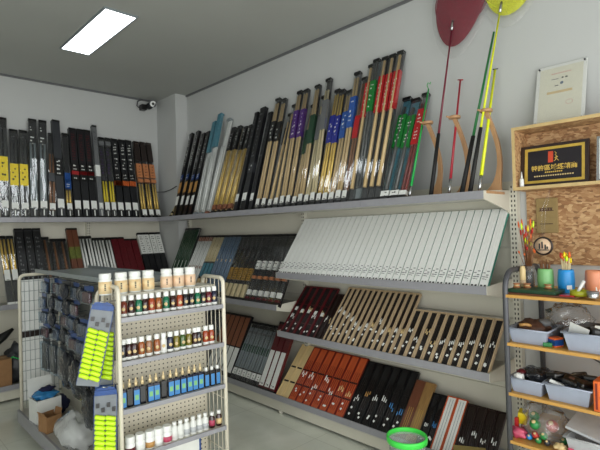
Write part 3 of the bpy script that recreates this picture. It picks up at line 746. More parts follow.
def rx(zx):      # pixel column of the enlarged crop -> place along the rack
    f = (zx / 4.615 + 110 - 119) / 106.0
    return RW * f * 2.31 / (f * 2.31 + (1 - f) * 2.63)
def bottle(kind, liq):
    r = bpy.data.objects.new('bottle', None); C.objects.link(r)
    if kind == 'small':
        MB().lathe([(.0152, 0), (.0172, .003), (.0172, .07), (.0105, .079), (.0105, .083)], 14, liq).build('body', r)
        MB().lathe([(.0132, .082), (.0138, .084), (.0138, .106), (.012, .108)], 14, 'white_gloss').build('cap', r)
        lb = MB().lathe([(.0175, .004), (.0175, .019)], 14, 'white_card').build('label', r)
        MB().lathe([(0.0001, 0), (.009, 0), (.009, .0006), (.0001, .0006)], 12, 'cream_wood').build('emblem', r, loc=(-.004, -.0172, .042), rot=(PI / 2, 0, -.3))
    elif kind == 'pump':
        MB().box(-.0155, .0155, -.0125, .0125, 0, .092, liq).build('body', r, bevel=.004)
        MB().lathe([(.007, .092), (.007, .101)], 10, 'liq_black').build('neck', r)
        MB().lathe([(.0085, .1), (.0085, .118), (.004, .122), (.004, .138), (.003, .14)], 10, 'pale_gold').build('cap', r)
    elif kind == 'pumplabel':
        MB().box(-.0155, .0155, -.0125, .0125, 0, .092, liq).build('body', r, bevel=.004)
        m = MB().box(-.014, .014, -.0132, -.0126, .006, .08, 'cyan_label'); m.box(-.009, .009, -.0138, -.0133, .03, .055, 'jar_green'); m.build('label', r)
        MB().lathe([(.007, .092), (.007, .101)], 10, 'liq_black').build('neck', r)
        MB().lathe([(.0085, .1), (.0085, .118), (.004, .122), (.004, .138), (.003, .14)], 10, 'pale_gold').build('cap', r)
    elif kind == 'whitecap':
        MB().box(-.0145, .0145, -.0125, .0125, 0, .09, liq).build('body', r, bevel=.004)
        MB().box(-.011, .011, -.0132, -.0126, .008, .07, 'cyan_label').build('label', r)
        MB().lathe([(.0095, .09), (.0095, .11)], 12, 'white_gloss').build('cap', r)
    elif kind == 'jar':
        MB().lathe([(.031, 0), (.0335, .004), (.0335, .076), (.029, .083), (.029, .086)], 18, 'white_gloss').build('body', r)
        lb = MB().lathe([(.0338, .008), (.0338, .072)], 18, liq).build('label', r)
        m = MB()
        for k in range(4): m.box(-.004, .004, -.0346, -.0339, .026 + k * .009, .032 + k * .009, 'ink')
        m.build('lettering', lb)
        MB().lathe([(.0305, .086), (.0315, .088), (.0315, .112), (.029, .115)], 18, 'white_gloss').build('lid', r)
    elif kind == 'tub':
        MB().lathe([(.0225, 0), (.0245, .003), (.0245, .048), (.021, .053), (.021, .056)], 16, 'white_gloss').build('body', r)
        MB().lathe([(.0248, .006), (.0248, .034)], 16, liq).build('label', r)
        MB().lathe([(.023, .056), (.0235, .058), (.0235, .085), (.022, .088)], 16, 'white_gloss').build('lid', r)
    elif kind == 'slim':
        MB().lathe([(.0165, 0), (.018, .003), (.018, .064), (.010, .072), (.010, .075)], 14, 'white_card').build('body', r)
        MB().lathe([(.0183, .012), (.0183, .04)], 14, liq).build('label', r)
        MB().lathe([(.012, .075), (.012, .095)], 12, 'white_gloss').build('cap', r)
    elif kind == 'vial':
        MB().lathe([(.015, 0), (.017, .003), (.017, .056), (.01, .064), (.01, .068)], 14, 'liq_dark').build('body', r)
        MB().lathe([(.0173, .014), (.0173, .044)], 14, liq).build('label', r)
        MB().lathe([(.0115, .068), (.0115, .088)], 12, 'white_gloss').build('cap', r)
    return r
BP = {}
def put(kind, liq, x, y, z, label, cat, group, rotz=0):
    M = RM @ Matrix.Translation((x, y, z)); loc = M.translation; rot = (0, 0, R(-4.5) + rotz)
    k = (kind, liq)
    if k in BP: return dup(BP[k], label, loc, rot, group)
    r = BP[k] = bottle(kind, liq)
    if kind == 'jar': r.scale = (.95, .95, .95)
    r.location = loc; r.rotation_euler = rot
    return tag(r, label, cat, group)
CN = dict(liq_brown='brown', liq_dark='dark maroon', liq_green='green', liq_amber='amber', liq_black='black', liq_navy='navy', liq_wine='wine red', liq_olive='olive', liq_moss='moss green', liq_tan='tan', liq_orange='orange-brown', white_card='all-white')
def bottle_row(xs, cols, z, where, group, tier):
    names = ['small ' + CN[c] + ' bottle with white cap' for c in cols]
    for x, c, lb in zip(xs, cols, run_labels(names, lambda k: k, where)):
        put('small', c, rx(x), .032, z, lb, 'bottle', group, rnd.uniform(-.3, .1))
bottle_row([75, 110, 145, 175, 205, 237, 273, 305, 336, 364, 393, 421, 448, 474, 500], ['liq_brown', 'liq_dark', 'liq_green', 'liq_dark', 'liq_orange', 'liq_amber', 'liq_green', 'liq_dark', 'liq_orange', 'liq_black', 'liq_black', 'liq_green', 'liq_black', 'liq_wine', 'liq_navy'][:15],
           SH[0] + .0145, 'on top rack shelf', 'small bottles on the top rack shelf', 0)
bottle_row([67, 94, 120, 153, 188, 225, 256, 287, 317, 346, 375, 418 - 14, 421, 455, 482], ['liq_black', 'liq_dark', 'liq_dark', 'liq_amber', 'liq_tan', 'liq_amber', 'white_card', 'liq_navy', 'liq_olive', 'liq_moss', 'liq_olive', 'liq_dark', 'liq_black', 'liq_orange', 'liq_orange'],
           SH[1] + .0145, 'on second rack shelf', 'small bottles on the second rack shelf', 1)
xs = [60, 92, 122, 152, 188, 216, 250, 283, 311, 341, 371, 397, 424]
kd = ['pumplabel', 'pump', 'pumplabel', 'pump', 'pumplabel', 'pumplabel', 'pump', 'pumplabel', 'pumplabel', 'pumplabel', 'pumplabel', 'pumplabel', 'pumplabel']
nm = ['gold-capped navy bottle with blue label' if k == 'pumplabel' else 'gold-capped plain black bottle' for k in kd]
for x, k, lb in zip(xs, kd, run_labels(nm, lambda k: k, 'on third rack shelf')):
    put(k, 'liq_navy' if k == 'pumplabel' else 'liq_black', rx(x), .03, SH[2] + .0145, lb, 'bottle', 'gold-capped bottles')
for i, x in enumerate((452, 479, 505)):
    put('whitecap', 'liq_black', rx(x), .03, SH[2] + .0145, 'white-capped black bottle with blue label on third rack shelf, ' + pos(i, 3), 'bottle', 'white-capped bottles')
for i, (x, k, c, d) in enumerate([(90, 'tub', 'wine_label', 'white tub with dark red label'), (137, 'tub', 'white_card', 'white tub with pale label'), (182, 'tub', 'amber_label', 'white tub with amber label'), (222, 'tub', 'white_gloss', 'plain white tub'), (263, 'tub', 'pink', 'white tub with pink-red label')]):
    put(k, c, rx(x), .034, SH[3] + .0145, d + ' on lowest shelf of bottle rack', 'tub', 'white tubs')
for i, x in enumerate((297, 325, 354, 385, 415, 443)):
    put('slim', 'white_card' if i < 2 else 'bin_clear', rx(x), .032, SH[3] + .0145, 'slim white bottle on lowest rack shelf, ' + pos(i, 6) + ' of six', 'bottle', 'slim white bottles')
for i, x in enumerate((475, 508)):
    put('vial', ('pink', 'cream_wood')[i], rx(x), .032, SH[3] + .0145, 'dark medicine bottle with white cap and ' + ('pinkish', 'cream')[i] + ' label on lowest rack shelf', 'bottle', 'dark vials')
for i, x in enumerate((4, 80, 146, 211, 299, 357, 413)):
    f = i < 4
    put('jar', 'jar_label' if f else 'jar_pinklabel', rx(x) * .99 + .012, .115, 1.1985, 'white-lidded jar with cream label on top ledge of bottle rack, ' + pos(i, 7) + ' of seven', 'jar', 'white-lidded jars on the rack top', rnd.uniform(-.5, -.2))
# leaning white card at the rack foot
o = MB(); o.M = RM; o.box(.25, .47, .11, .122, .131, .335, 'white_card'); o.box(.47, .482, .11, .124, .131, .335, 'pack_blue')
tag(o.build('sign_board'), 'white board with blue edge standing below the lowest rack shelf', 'board')

# ------------------------------------------------------------------ gondola with peg hooks
GX0, GX1, GY0, GY1, PX = .945, 1.545, 2.58, 4.2, 1.25
t = thing('wire_gondola', 'cream wire gondola of hanging tackle with grey-edged base', 'rack', (0, 0, 0))
def uframe(y):
    rc = .04; top = 1.205; pts = [(GX0 + .02, y, .1), (GX0 + .02, y, top - rc)]
    for k in range(1, 7):
        q = PI / 2 * k / 6; pts.append((GX0 + .02 + rc - rc * math.cos(q), y, top - rc + rc * math.sin(q)))
    for k in range(7):
        q = PI / 2 * k / 6; pts.append((GX1 - .02 - rc + rc * math.sin(q), y, top - rc + rc * math.cos(q)))
    pts.append((GX1 - .02, y, .1)); return pts
MB().tube(uframe(GY1), .0125, 8, 'cream_tube').build('end_frame', t)
MB().tube(uframe(GY0 + .02), .0125, 8, 'cream_tube').build('end_frame', t)
g = MB()
for k in range(1, 9): g.tube([(GX0 + .02 + k * .034, GY1, .16), (GX0 + .02 + k * .034, GY1, 1.2)], .0016, 5, 'steel_card')
for k in range(1, 14): g.tube([(GX0 + .02, GY1 - .004, .14 + k * .078), (PX, GY1 - .004, .14 + k * .078)], .0016, 5, 'steel_card')
g.build('wire_grid', t)
B(GX0 + .035, PX - .01, GY1 + .005, GY1 + .011, .76, 1.165, 'white_gloss').build('backing_sheet', t)
B(GX0 + .035, PX - .01, GY1 + .005, GY1 + .011, .22, .71, 'white_gloss').build('backing_sheet', t)
B(GX0 + .03, PX - .01, GY1 + .005, GY1 + .02, .712, .757, 'dark_wood').build('gap_strip', t)  # dark strip standing in for the open gap between the sheets
cp = MB()
for k in range(12): cp.box(PX, PX + .014, GY0 + .03, GY1 - .02, .17 + k * .085, .17 + k * .085 + .081, 'cream_metal')
cp.build('slat_panel', t)
B(GX0 + .012, GX1, GY0, GY1 + .03, .115, .148, 'shelf_top').build('base_deck', t)
B(GX0 - .004, GX0 + .0115, GY0, GY1 + .03, .06, .155, 'rail_grey').build('base_rail', t)
for y in (GY0 + .1, GY1 - .05):
    for x in (GX0 + .06, GX1 - .06): MB().lathe([(.02, 0), (.02, .115)], 10, 'charcoal', x, y).build('foot', t)
B(1.09, 1.5, GY0 + .05, GY1 + .03, 1.2175, 1.226, 'steel_card').build('top_tray', t)
m = MB(); m.box(1.085, 1.09, GY0 + .05, GY1 + .03, 1.2175, 1.246, 'steel_card'); m.box(1.5, 1.505, GY0 + .05, GY1 + .03, 1.2175, 1.246, 'steel_card'); m.build('tray_rim', t)

def hang_pack(key):
    r = bpy.data.objects.new('tackle_pack', None); C.objects.link(r)
    if key == 'blister':
        B(-.06, .06, .0, .003, -.105, 0, 'dark_card').build('card', r)
        B(-.055, .055, -.002, -.0005, -.026, -.004, 'pack_blue').build('header', r)
        for k in range(3): MB().box(-.047 + k * .033, -.02 + k * .033, -.018, -.001, -.098, -.034, 'pack_navy').build('tackle', r, bevel=.006)
        MB().box(-.058, .058, -.024, -.0025, -.104, -.03, 'pack_cover').build('clear_cover', r, bevel=.006)
    elif key == 'bag':
        B(-.055, .055, .0, .003, -.03, 0, 'charcoal').build('header', r)
        MB().blob((0, -.016, -.062), (.042, .010, .036), 'pack_navy', 3, .3).build('tackle', r)
        MB().blob((0, -.016, -.062), (.058, .016, .05), 'smoke_bag', 5, .15).build('clear_cover', r)
    elif key == 'wine':
        B(-.055, .055, .0, .003, -.03, 0, 'pack_blue').build('header', r)
        MB().box(-.045, .045, -.02, -.001, -.095, -.034, 'wine_label').build('tackle', r, bevel=.008)
        MB().box(-.055, .055, -.026, -.0005, -.102, -.031, 'pack_cover').build('clear_cover', r, bevel=.008)
    elif key == 'big':
        B(-.1, .1, .0, .003, -.03, 0, 'charcoal').build('header', r)
        MB().blob((0, -.03, -.12), (.085, .02, .085), 'black', 7, .35).build('tackle', r)
        MB().blob((0, -.03, -.12), (.1, .032, .105), 'smoke_bag', 9, .2).build('clear_cover', r)
    elif key == 'bait':
        B(-.07, .07, .0, .003, -.05, 0, 'pack_blue').build('card', r)
        for k in range(4):
            b = MB().lathe([(.013, -.12), (.015, -.115), (.015, -.065), (.009, -.055)], 10, 'olive', -.048 + k * .032, -.016).build('bait_tube', r)
            MB().lathe([(.0105, -.055), (.0105, -.035)], 10, 'charcoal', -.048 + k * .032, -.016).build('cap', b)
        MB().box(-.066, .066, -.0345, -.0325, -.1, -.075, 'cyan_label').build('label', r)
    elif key == 'tall':
        B(-.05, .05, .0, .003, -.22, 0, 'charcoal').build('card', r)
        for k in range(3): MB().tube([(-.03 + k * .03, -.012, -.2), (-.03 + k * .03, -.012, -.03)], [.008, .004], 6, 'black').build('tackle', r)
        MB().box(-.048, .048, -.024, -.001, -.215, -.02, 'pack_cover').build('clear_cover', r, bevel=.008)
    return r
HP = {}; WH = dict(blister='blue-topped blister pack of lures', bag='smoky bag of tackle', wine='blue-topped pack of maroon tackle', big='large black tackle bag', bait='blue pack of four yellow-green bait tubes', tall='tall dark pack of rod tips')
plan = []
rowz = [1.185, 1.07, .955, .84]
ys = [4.02, 3.865, 3.71, 3.555, 3.40, 3.245, 3.09, 2.935, 2.78]
kinds = ['blister', 'wine', 'blister', 'bag', 'blister', 'bag', 'wine', 'blister', 'bag']
for ri, z in enumerate(rowz):
    for ci, y in enumerate(ys):
        if ri == 1 and ci > 4: continue
        if ri in (2, 3) and ci > 5: continue
        plan.append((kinds[(ci + ri * 2) % 9], y + rnd.uniform(-.01, .01), z, 'in hook row %s' % ('one', 'two', 'three', 'four')[ri]))
for y in (4.0, 3.83, 3.66): plan.append(('tall', y, .72, 'below the hook rows'))
for y in (3.46, 3.2): plan.append(('big', y, .72, 'under the rows of packs on the gondola'))
plan.append(('bait', 3.33, .545, 'low on the gondola')); plan.append(('big', 3.04, .56, 'low on the gondola, near the bottle rack'))
lab = run_labels([WH[k] + ' ' + w for k, y, z, w in plan], lambda k: k, '')
for (k, y, z, w), lb in zip(plan, lab):
    d = rnd.uniform(.1, .16); lb = lb.replace(' ,', ',').strip()
    loc = (PX - d, y, z); rot = (0, rnd.uniform(-.05, .05), -PI / 2 + rnd.uniform(-.1, .1))
    MB().tube([(PX, y, z + .002), (PX - d - .03, y, z + .002), (PX - d - .034, y, z + .012)], .0025, 5, 'steel').build('hook', t)
    if k in HP: dup(HP[k], lb, loc, rot, 'tackle packs on the gondola')
    else:
        r = HP[k] = hang_pack(k); r.scale = (1.36, 1.15, 1.15); r.location = loc; r.rotation_euler = rot; tag(r, lb, 'tackle pack', 'tackle packs on the gondola')
tag(B(PX - .11, PX - .107, 3.06, 3.19, .84, 1.09, 'white_card').build('paper_sheet'), 'plain white sheet hanging on the gondola beside packs of tackle', 'paper')

# packs of yellow floats hanging at the rack side
def bead_pack(cols, rows):
    r = bpy.data.objects.new('float_pack', None); C.objects.link(r)
    B(-.05, .05, 0, .003, -.39, -.03, 'pack_grey').build('card', r)
    MB().prism([(-.052, -.39), (.052, -.39), (.053, -.03), (.04, .004), (.012, .012), (-.012, .012), (-.04, .004), (-.053, -.03)], .0035, .008, 'pack_blue').build('backing', r)
    B(-.05, .05, -.001, .003, -.029, -.006, 'pack_blue').build('header', r)
    for k in range(4): MB().box(-.042 + k * .024, -.027 + k * .024, -.008, -.001, -.085 - .022 * (k % 2), -.065 - .022 * (k % 2), 'black').build('clip', r)
    for i in range(rows):
        for j in range(cols):
            x = -.024 + j * .048; z = -.13 - i * .0238 - j * .008
            MB().tube([(x - .0235, -.0095, z + .006), (x - .019, -.0095, z + .005), (x + .019, -.0095, z - .005), (x + .0235, -.0095, z - .006)], [.006, .0112, .0112, .006], 7, 'neon_yellow').build('yellow_float', r)
    return r
bp = bead_pack(2, 10)
sets = [((.895, 2.33, 1.165), (-.05, .20, -.42), 'card of bright yellow floats hanging on rack side, upper front one'),
        ((.93, 2.40, 1.145), (-.04, .06, -.42), 'card of bright yellow floats hanging on rack side, just behind the front one'),
        ((.945, 2.47, 1.12), (-.04, .03, -.6), 'card of bright yellow floats at rack side, mostly hidden beside the post'),
        ((.893, 2.32, .755), (-.04, .03, -.42), 'card of bright yellow floats hanging on rack side, lower front one'),
        ((.935, 2.43, .745), (-.04, .0, -.5), 'card of bright yellow floats at rack side, lower one behind')]
rack = [o for o in C.objects if o.name == 'bottle_rack'][0]
for i, (loc, rot, lb) in enumerate(sets):
    if i == 0: bp.location = loc; bp.rotation_euler = rot; tag(bp, lb, 'float pack', 'yellow float packs')
    else: dup(bp, lb, loc, rot, 'yellow float packs')
    ro = rack.matrix_basis.inverted()
    hk = MB(); hk.M = ro; hk.tube([(.957, loc[1], loc[2] + .01), (loc[0], loc[1], loc[2] + .008), (loc[0] - .02, loc[1] - .01, loc[2] + .016)], .0025, 5, 'steel'); hk.build('hook', rack)

# things on the gondola base
Z0 = .149
tc = thing('carton', 'open white carton with raised flap on gondola base', 'box', (1.04, 3.86, Z0), (0, 0, .1))
m = MB(); w, d, h = .085, .075, .17
m.box(-w, w, -d, -d + .004, 0, h, 'white_card'); m.box(-w, w, d - .004, d, 0, h, 'white_card'); m.box(-w, -w + .004, -d + .004, d - .004, 0, h, 'white_card'); m.box(w - .004, w, -d + .004, d - .004, 0, h, 'white_card'); m.box(-w, w, -d, d, 0, .004, 'white_card')
m.build('body', tc)
m = MB(); m.M = Matrix.Translation((0, d, h)) @ Matrix.Rotation(-.25, 4, 'X'); m.box(-w, w, -.004, 0, 0, .13, 'white_card'); m.build('flap', tc)
tag(MB().blob((0, 0, 0), (.082, .07, .035), 'blue_bag', 4, .3).build('plastic_bag', loc=(1.04, 3.86, .335)), 'crumpled light blue plastic bag lying in white carton', 'bag')
tag(MB().blob((0, 0, 0), (.05, .04, .02), 'navy_cloth', 6, .3).build('cloth', loc=(1.05, 3.85, .375)), 'dark navy cloth on the blue bag in white carton', 'cloth')
tb = thing('cardboard_box', 'small torn brown cardboard box on gondola base before white carton', 'box', (1.005, 3.62, Z0), (0, 0, .25))
m = MB(); w, d, h = .055, .05, .12
m.box(-w, w, -d, -d + .004, 0, h * .92, 'cardboard'); m.box(-w, w, d - .004, d, 0, h, 'cardboard'); m.box(-w, -w + .004, -d + .004, d - .004, 0, h, 'cardboard'); m.box(w - .004, w, -d + .004, d - .004, 0, h * .8, 'cardboard'); m.box(-w, w, -d, d, 0, .004, 'cardboard'); m.build('body', tb)
m = MB(); m.M = Matrix.Translation((-w, 0, h)) @ Matrix.Rotation(-.5, 4, 'Y'); m.box(-.004, 0, -d * .9, d * .7, 0, .03, 'cardboard'); m.build('flap', tb)
m = MB(); m.M = Matrix.Translation((w, 0, h * .8)) @ Matrix.Rotation(.3, 4, 'Y'); m.box(0, .004, -d * .6, d * .9, 0, .045, 'cardboard'); m.build('flap', tb)
tb = thing('plastic_bag', 'big milky plastic bag with white slip inside on gondola base', 'bag', (1.06, 3.27, Z0))
MB().blob((0, 0, .07), (.11, .2, .11), 'milky_bag', 8, .3, flat=0.001).build('bag_skin', tb)
MB().box(-.05, .02, -.03, .0, .02, .09, 'white_gloss').build('white_slip', tb, rot=(0, .2, .5))
MB().blob((.02, .08, .04), (.07, .08, .04), 'white_card', 9, .3, flat=.002).build('contents', tb)
tag(B(1.1, 1.22, 2.9, 3.02, Z0, Z0 + .07, 'white_card').build('carton', bevel=.002), 'low white carton on gondola base near the rack', 'box')
tag(MB().blob((1.17, 3.92, .22), (.05, .06, .07), 'navy_cloth', 12, .25, flat=Z0).build('cloth_bundle'), 'dark blue cloth bundle behind white carton on gondola base', 'cloth')

# bottom shelf of the back wall, left edge
tb = thing('cardboard_box', 'brown cardboard box on the bottom shelf of back wall', 'box', (.93, 5.12, .127))
B(-.15, .15, -.1, .1, 0, .26, 'cardboard').build('body', tb, bevel=.003); B(-.15, .15, -.006, .006, .2605, .262, 'tan_wood').build('tape', tb)
tb = thing('net_bundle', 'bundle of black netting with green trim on back wall bottom shelf', 'net', (1.14, 5.15, .127))
MB().blob((0, 0, .17), (.1, .1, .19), 'charcoal', 2, .35, flat=.002).build('netting', tb)
MB().tube([(-.1, -.09, .22), (-.05, -.12, .27), (.0, -.11, .24), (.06, -.1, .3)], .008, 6, 'rod_green').build('green_trim', tb)
tag(MB().tube([(-.0, 0, 0), (.1, .02, .06), (.22, .03, .14), (.3, .03, .2)], [.03, .045, .04, .015], 8, 'black').build('folded_bag', loc=(.82, 5.1, .44)), 'folded black bag with straps on top of brown cardboard box', 'bag')

# ------------------------------------------------------------------ top shelf, right end: stands, rods and nets
ZS = ZT + .031
def stand(y, label):
    t = thing('rod_stand', label, 'stand', (2.70, y, ZS))
    B(-.15, .09, -.05, .05, 0, .016, 'stand_wood').build('base_plate', t, bevel=.003)
    m = MB(); n = 14; vs = []; fs = []
    for i in range(n + 1):
        s = i / n; x = .05 - .03 * s + .045 * math.sin(PI * s); yy = 0
        z = .016 + s * .47; hw = .034 * (1 - s) ** 8 + .0125; dp = .011
        # the foot spreads along the wall, the arm bends
        for (a, b) in ((-hw, -dp), (hw, -dp), (hw, dp), (-hw, dp)): vs.append((x + b, yy + a + -.036 * math.sin(PI * s ** .8) + .014 * s, z))
    for i in range(n):
        for j in range(4):
            j2 = (j + 1) % 4; fs.append((i * 4 + j, i * 4 + j2, (i + 1) * 4 + j2, (i + 1) * 4 + j))
    fs += [(3, 2, 1, 0), (n * 4, n * 4 + 1, n * 4 + 2, n * 4 + 3)]
    m.add(vs, fs, 'stand_wood'); m.build('arm', t, bevel=.002)
    mm = MB().lathe([(.034, 0), (.036, .003), (.036, .014), (.034, .017)], 18, 'stand_wood', .012, .012, .486)
    mm.build('top_disc', t)
    MB().tube([(-.045, .034, .495), (.012, .03, .495)], .006, 6, 'stand_wood').build('rest_peg', t)
    return t
stand(1.592, 'curved wooden rod stand on top shelf beside the short green rod')
stand(1.405, 'curved wooden rod stand on top shelf behind the short red rod')
stand(1.205, 'curved wooden rod stand on top shelf end, nearest the particleboard box')
def rod(name, label, a, b, parts, cat='fishing rod'):
    """a->b axis; parts: (name, s0, s1, r0, r1, material)"""
    t = thing(name, label, cat, a); d = Vector(b) - Vector(a)
    for nme, s0, s1, r0, r1, m in parts: MB().tube([d * s0, d * s1], [r0, r1], 8, m).build(nme, t)
    return t, d
t, d = rod('short_rod', 'short bright green rod with hooked tip standing on top shelf', (2.562, 1.66, ZS + .017), (2.845, 1.667, 2.43), [('ferrule', 0, .09, .009, .009, 'steel'), ('shaft', .09, 1, .008, .005, 'rod_green')])
MB().tube([d, d + Vector((0, .012, .025)), d + Vector((0, .005, .045)), d + Vector((0, -.014, .03)), d + Vector((0, -.016, .045))], .0025, 5, 'rod_green').build('hook_tip', t)
t, d = rod('short_rod', 'short red rod leaning on the middle wooden stand', (2.585, 1.40, ZS + .017), (2.845, 1.438, 2.435), [('ferrule', 0, .12, .009, .009, 'steel'), ('shaft', .12, 1, .0085, .006, 'rod_red')])
MB().tube([d + Vector((0, -.018, -.004)), d + Vector((0, .018, .004))], .004, 6, 'rod_red').build('cross_tip', t)
t, d = rod('short_rod', 'short neon yellow rod leaning on the end wooden stand', (2.575, 1.21, ZS + .017), (2.845, 1.213, 2.44), [('ferrule', 0, .12, .009, .009, 'steel'), ('shaft', .12, 1, .0105, .007, 'rod_yellow')])
MB().tube([d + Vector((0, -.018, .002)), d + Vector((0, .014, .006))], .003, 6, 'charcoal').build('cross_tip', t)
t, d = rod('net_handle', 'long dark green net handle with black grip between two nets', (2.565, 1.312, ZS), (2.86, 1.219, 2.677), [('grip', 0, .35, .0145, .012, 'grip_black'), ('shaft', .35, 1, .0085, .0065, 'rod_dkgreen')])  # handle of a landing net, modelled without its net

def landing_net(label, a, b, prm):
    t, d = rod('landing_net', label, a, b, [('grip', 0, prm['g'], .0135, .011, 'grip_black'), ('shaft', prm['g'], 1, .0075, .005, prm['shaft'])], 'landing net')
    e = d; c = prm['c']; rx_, rz_ = prm['r']
    # hoop in the plane of the wall, tilted slightly
    def P(q, k=1, dx=0): return e + Vector((.022, c[0] + rx_ * k * math.cos(q), c[1] + rz_ * k * math.sin(q)))
    MB().tube([P(2 * PI * i / 32) for i in range(32)], .004, 6, prm['shaft'], closed=True).build('hoop', t)
    MB().tube([e - d.normalized() * .02, e + d.normalized() * .05], .008, 8, 'steel').build('ferrule', t)
    # netting: two bulged sheets from the hoop that hang into a rounded point
    for nme, m, k, bul, drop in (('netting', prm['net'], .98, .03, prm['drop']), ('wrapper', 'net_wrap', 1.15, .04, prm['drop'] + .05)):
        vs = []; fs = []; n = 32; rows = 8
        for side in (-1, 1):
            o = len(vs)
            for i in range(rows + 1):
                s = 1 - i / rows
                for j in range(n):
                    q = 2 * PI * j / n
                    y = math.cos(q); z = math.sin(q)
                    low = max(0, -z)
                    zz = c[1] + rz_ * k * s * z - (drop * s * low ** 1.5)
                    yy = c[0] + prm['sk'] * low * s + rx_ * k * s * y * (1 - .1 * low)
                    wr = 1 + .25 * noise.noise(Vector((q * 2, s * 3, side + (7 if nme == 'wrapper' else 0))))
                    xx = .026 + (bul * .6 if side > 0 else -bul * .5) * math.sqrt(max(0, 1 - s * s)) * wr
                    vs.append(e + Vector((min(xx, .045), yy, zz)))
            for i in range(rows):
                for j in range(n):
                    j2 = (j + 1) % n; fs.append((o + i * n + j, o + i * n + j2, o + (i + 1) * n + j2, o + (i + 1) * n + j))
        MB().add(vs, fs, m, True).build(nme, t)
    return t
landing_net('red landing net in clear wrap on long dark handle', (2.565, 1.512, ZS), (2.85, 1.487, 2.79), dict(g=.36, shaft='rod_wine', net='net_red', c=(-.06, .17), r=(.185, .17), drop=.12, sk=.06))
landing_net('yellow landing net in clear wrap on long neon handle', (2.565, 1.262, ZS), (2.85, 1.172, 2.795), dict(g=.35, shaft='rod_yellow', net='net_yellow', c=(-.06, .15), r=(.165, .14), drop=.05, sk=.02))

# ------------------------------------------------------------------ particleboard display box and what it holds
BX, BY0, BY1, BZ0, BZ1 = 2.72, .12, 1.08, 1.69, 2.045
t = thing('display_box', 'open particleboard wall box above the jar shelf', 'box', (0, 0, 0))
m = MB().box(BX, WX - .002, BY0, BY1, BZ1 - .018, BZ1, 'osb'); m.box(BX - .0006, BX, BY0, BY1, BZ1 - .018, BZ1, 'osb_edge'); m.build('top_panel', t)
m = MB().box(BX, WX - .002, BY0, BY1, BZ0, BZ0 + .018, 'osb'); m.box(BX - .0006, BX, BY0, BY1, BZ0, BZ0 + .018, 'osb_edge'); m.build('bottom_panel', t)
m = MB().box(BX, WX - .002, BY1 - .018, BY1, BZ0 + .018, BZ1 - .018, 'osb'); m.box(BX - .0006, BX, BY1 - .018, BY1, BZ0 + .018, BZ1 - .018, 'osb_edge'); m.build('side_panel', t)
B(BX, WX - .002, BY0, BY0 + .018, BZ0 + .018, BZ1 - .018, 'osb').build('side_panel', t)
B(WX - .014, WX - .002, BY0 + .018, BY1 - .018, BZ0 + .018, BZ1 - .018, 'osb').build('back_panel', t)
tag(B(WX - .016, WX - .003, .12, 1.075, 1.265, BZ0 - .001, 'osb').build('particleboard_panel'), 'flaky brown particleboard panel on the wall below the box', 'panel')

def text_mesh(body, size, m, parent, M, bold=0):
    cu = bpy.data.curves.new('lettering', 'FONT'); cu.body = body; cu.size = size; cu.align_x = 'CENTER'; cu.extrude = .0004; cu.offset = bold
    o = bpy.data.objects.new('tmp', cu); C.objects.link(o)
    dg = bpy.context.evaluated_depsgraph_get(); me = bpy.data.meshes.new_from_object(o.evaluated_get(dg))
    bpy.data.objects.remove(o); me.name = 'lettering'
    me.materials.clear(); me.materials.append(MATS[m])
    n = bpy.data.objects.new('lettering', me); C.objects.link(n); n.parent = parent; n.matrix_local = M
    return n
# plaque: local frame x right along wall (world -Y), y up the plaque, z out of the face
def face(loc, leanback):
    return Matrix.Translation(loc) @ Matrix.Rotation(-PI / 2, 4, 'Z') @ Matrix.Rotation(PI / 2 - leanback, 4, 'X')
t = thing('award_plaque', 'black and gold framed plaque with gold characters in the particleboard box', 'plaque'); t.matrix_world = face((2.775, .885, BZ0 + .0185), R(7))
w, h = .172, .232
m = MB().box(-w, -w + .02, 0, h, -.012, .004, 'dark_frame'); m.box(w - .02, w, 0, h, -.012, .004, 'dark_frame'); m.box(-w + .02, w - .02, 0, .016, -.012, .004, 'dark_frame'); m.box(-w + .02, w - .02, h - .016, h, -.012, .004, 'dark_frame'); m.build('outer_frame', t)
m = MB().box(-w + .02, -w + .035, .016, h - .016, -.01, .002, 'gold_frame'); m.box(w - .035, w - .02, .016, h - .016, -.01, .002, 'gold_frame'); m.box(-w + .035, w - .035, .016, .031, -.01, .002, 'gold_frame'); m.box(-w + .035, w - .035, h - .031, h - .016, -.01, .002, 'gold_frame'); m.build('gold_border', t)
B(-w + .035, w - .035, .031, h - .031, -.01, -.002, 'plaque_face').build('panel', t)
text_mesh('特許區域經銷商', .0335, 'gold_ink', t, Matrix.Translation((0, .088, -.0015)), .0006)
m = MB()
for i in range(9): m.box(-.045 + i * .01, -.038 + i * .01, .071, .078, -.002, -.0012, 'gold_ink')
for i in range(17): m.box(-.102 + i * .012, -.094 + i * .012, .052, .059, -.002, -.0014, 'gold_bar')
m.build('small_print', t)
B(-.03, -.004, .128, .19, -.002, -.001, 'seal_red').build('red_seal', t, bevel=.0)
m = MB().tube([(.004, .186, -.001), (.012, .176, -.001), (.006, .168, -.001), (.014, .16, -.001)], .0018, 5, 'gold_ink'); m.tube([(.002, .15, -.001), (.02, .156, -.001)], .002, 5, 'gold_ink'); m.tube([(.012, .165, -.001), (.009, .14, -.001), (.0, .133, -.001)], .002, 5, 'gold_ink'); m.tube([(.012, .148, -.001), (.024, .134, -.001)], .002, 5, 'gold_ink'); m.build('gold_brushmark', t)
t = thing('framed_certificate', 'silver framed white certificate in the particleboard box, right of the plaque', 'certificate'); t.matrix_world = face((2.79, .585, BZ0 + .0185), R(9))
w, h = .1, .24
